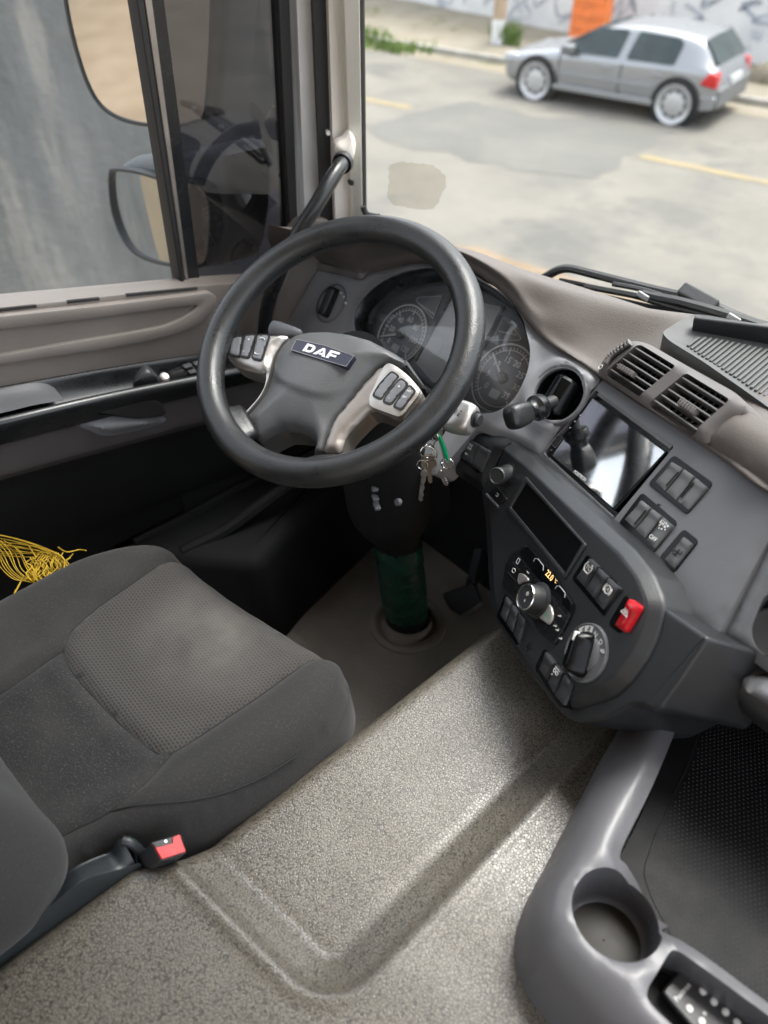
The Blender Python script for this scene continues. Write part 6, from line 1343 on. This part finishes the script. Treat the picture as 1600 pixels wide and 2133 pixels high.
tag(fr.build('cord_netting', M['fringe'], root=az(60, 1170, -.85)), 'frayed yellow cord netting stuffed beside the driver seat', 'netting')

# ================================================================ grey storage tray on the tunnel
tr = Thing('storage_tray', 'grey moulded storage tray with cup holder, pocket and studded black mat', 'tray', (.0, .45, -.88))
outer_l = [(-.235, .70), (-.206, .585), (-.196, .54), (-.184, .49), (-.172, .44), (-.158, .385), (-.146, .335), (-.128, .297), (-.098, .275), (-.047, .268), (.05, .268), (.42, .268)]
inner_l = [(.42, .405), (.20, .398), (.092, .400), (-.020, .388), (-.028, .402), (-.046, .412), (-.066, .416), (-.088, .412), (-.100, .418), (-.118, .50), (-.150, .62), (-.172, .70)]
OL = [(q.x, q.y) for q in cr([V(p) for p in outer_l], 4)]; IL = [(q.x, q.y) for q in cr([V(p) for p in inner_l], 4)]
cup = circ(.0435, 40, -.0655, .3600)
pk = ccw(rnd([az(x, y, -.776).xy[:] for x, y in ((1402, 1970), (1345, 2066), (1352, 2090), (1400, 2136), (1700, 2400), (1800, 2260), (1600, 2112))], .010))
def trh(x, y):
    d = dist(x, y, OL, False); R = .050; k = 1 - min(1, d / R); z = -.772 - .012 * sm((y - .45) / .25) - .108 * (1 - math.sqrt(max(0, 1 - k * k)))
    e = dist(x, y, IL, False); z -= .010 * (1 - sm(e / .016))
    z -= .054 * math.exp(-((x + .050) ** 2 + (y - .410) ** 2) / .029 ** 2)
    c_ = min(abs(math.hypot(x + .0655, y - .36) - .0435), dist(x, y, pk)); z -= .004 * (1 - sm(c_ / .006)); return z
b = MB(); b.sheet(OL + IL, FZ(0), .0085, trh, holes=[cup, pk], skirt=-.90, hole_skirt=-.86); b.build('moulding', M['traygrey'], tr, ang=75)
b = MB(); b.lathe([(.0440, -.80), (.0432, -.840), (.041, -.846), (.036, -.848)], Fr((-.0655, .36, 0), (1, 0, 0), (0, 0, 1)), 36, cap1=False); b.build('cup_wall', M['traygrey'], tr, ang=60); b = MB(); b.lathe([(.042, -.849), (.038, -.8475), (.001, -.8475)], Fr((-.0655, .36, 0), (1, 0, 0), (0, 0, 1)), 36, cap1=False); M['cupfloor'] = mat('dusty cup holder floor', (.028, .025, .022), .6, var=(30, .3)); b.build('cup_holder', M['cupfloor'], tr, ang=60)
b = MB(); b.prism(off(pk, -.001), FZ(0), -.845, -.832); b.build('pocket_floor', M['dark'], tr)
b = MB(); mz = -.842; b.prism([(-.17, .70), (-.148, .62), (-.116, .50), (-.098, .417), (-.066, .412), (-.02, .385), (.2, .395), (.42, .40), (.42, 1.0), (-.22, 1.0)], FZ(0), -.87, mz)
nf = len(b.f); mo = ccw(rnd([(-.150, .72), (-.112, .585), (-.092, .49), (-.078, .445), (-.055, .428), (.0, .402), (.42, .412), (.42, .97), (-.18, .97)], .012))
r = 0; y = .40
while y < .80:
    x = -.19 + (.0027 if r % 2 else 0)
    while x < .30:
        if inside(x, y, mo) and dist(x, y, mo) > .004:
            w = .00075; b.add([V((x - w, y, mz)), V((x, y - w, mz)), V((x + w, y, mz)), V((x, y + w, mz)), V((x, y, mz + .0007))], [(0, 1, 4), (1, 2, 4), (2, 3, 4), (3, 0, 4)])
        x += .0054
    y += .0047; r += 1
M['mat'] = mat('black studded rubber', (.008, .008, .009), .6, spec=.25, bump=(300, .2, 'n'), var=(14, .25), wear=(340, .74, (.25, .25, .25), .6)); M['stud'] = mat('pale grey studs', (.085, .085, .09), .35)  # studs a paler grey than the rubber
mo_ = b.build('mat', M['mat'], tr, ang=30); mo_.data.materials.append(M['stud'])
mi = [1 if i >= nf else 0 for i in range(len(mo_.data.polygons))]; mo_.data.polygons.foreach_set('material_index', mi)
e_ = ccw(mo); b = MB(); b.tube([V((x, y, mz + .0002)) for x, y in e_ if y < .9 and x < .4], .0006, 5); b.build('mat_edge', M['black'], tr)

rc = Thing('remote_control', 'small black remote control with white buttons lying in the tray pocket', 'remote control', az(1480, 2090, -.82))
RF = Fr(az(1440, 2060, -.815), az(1560, 2160, -.815) - az(1440, 2055, -.815), (.05, -.05, 1)); Q = RF.ls([(1421, 2014), (1381, 2064), (1384, 2072), (1560, 2275), (1650, 2190), (1440, 2013)])
b = MB(); b.prism(rnd(Q, .004), RF, -.008, 0, .002); b.build('case', M['btn_dk'], rc)
for px in ((1464, 2065), (1487, 2087), (1511, 2108), (1535, 2131), (1436, 2101), (1462, 2128), (1490, 2152)):
    q = RF.l(*px); b = MB(); b.lathe([(.0034, -.001), (.0034, .001), (.0024, .0016)], RF.at(*q), 12); b.build('button', M['mark'], rc)
q = RF.l(1460, 2123); b = MB(); b.lathe([(.002, -.001), (.002, .0005)], RF.at(q[0], q[1] + .006), 10); b.build('blue_button', M['badge'], rc)
q0, q1 = RF.l(1406, 2086), RF.l(1438, 2048); b = MB(); b.text('Positron', RF, (q0[0] + q1[0]) / 2, (q0[1] + q1[1]) / 2, .0062, .0004, math.atan2(q1[1] - q0[1], q1[0] - q0[0]), .02); b.build('lettering', M['mark'], rc)
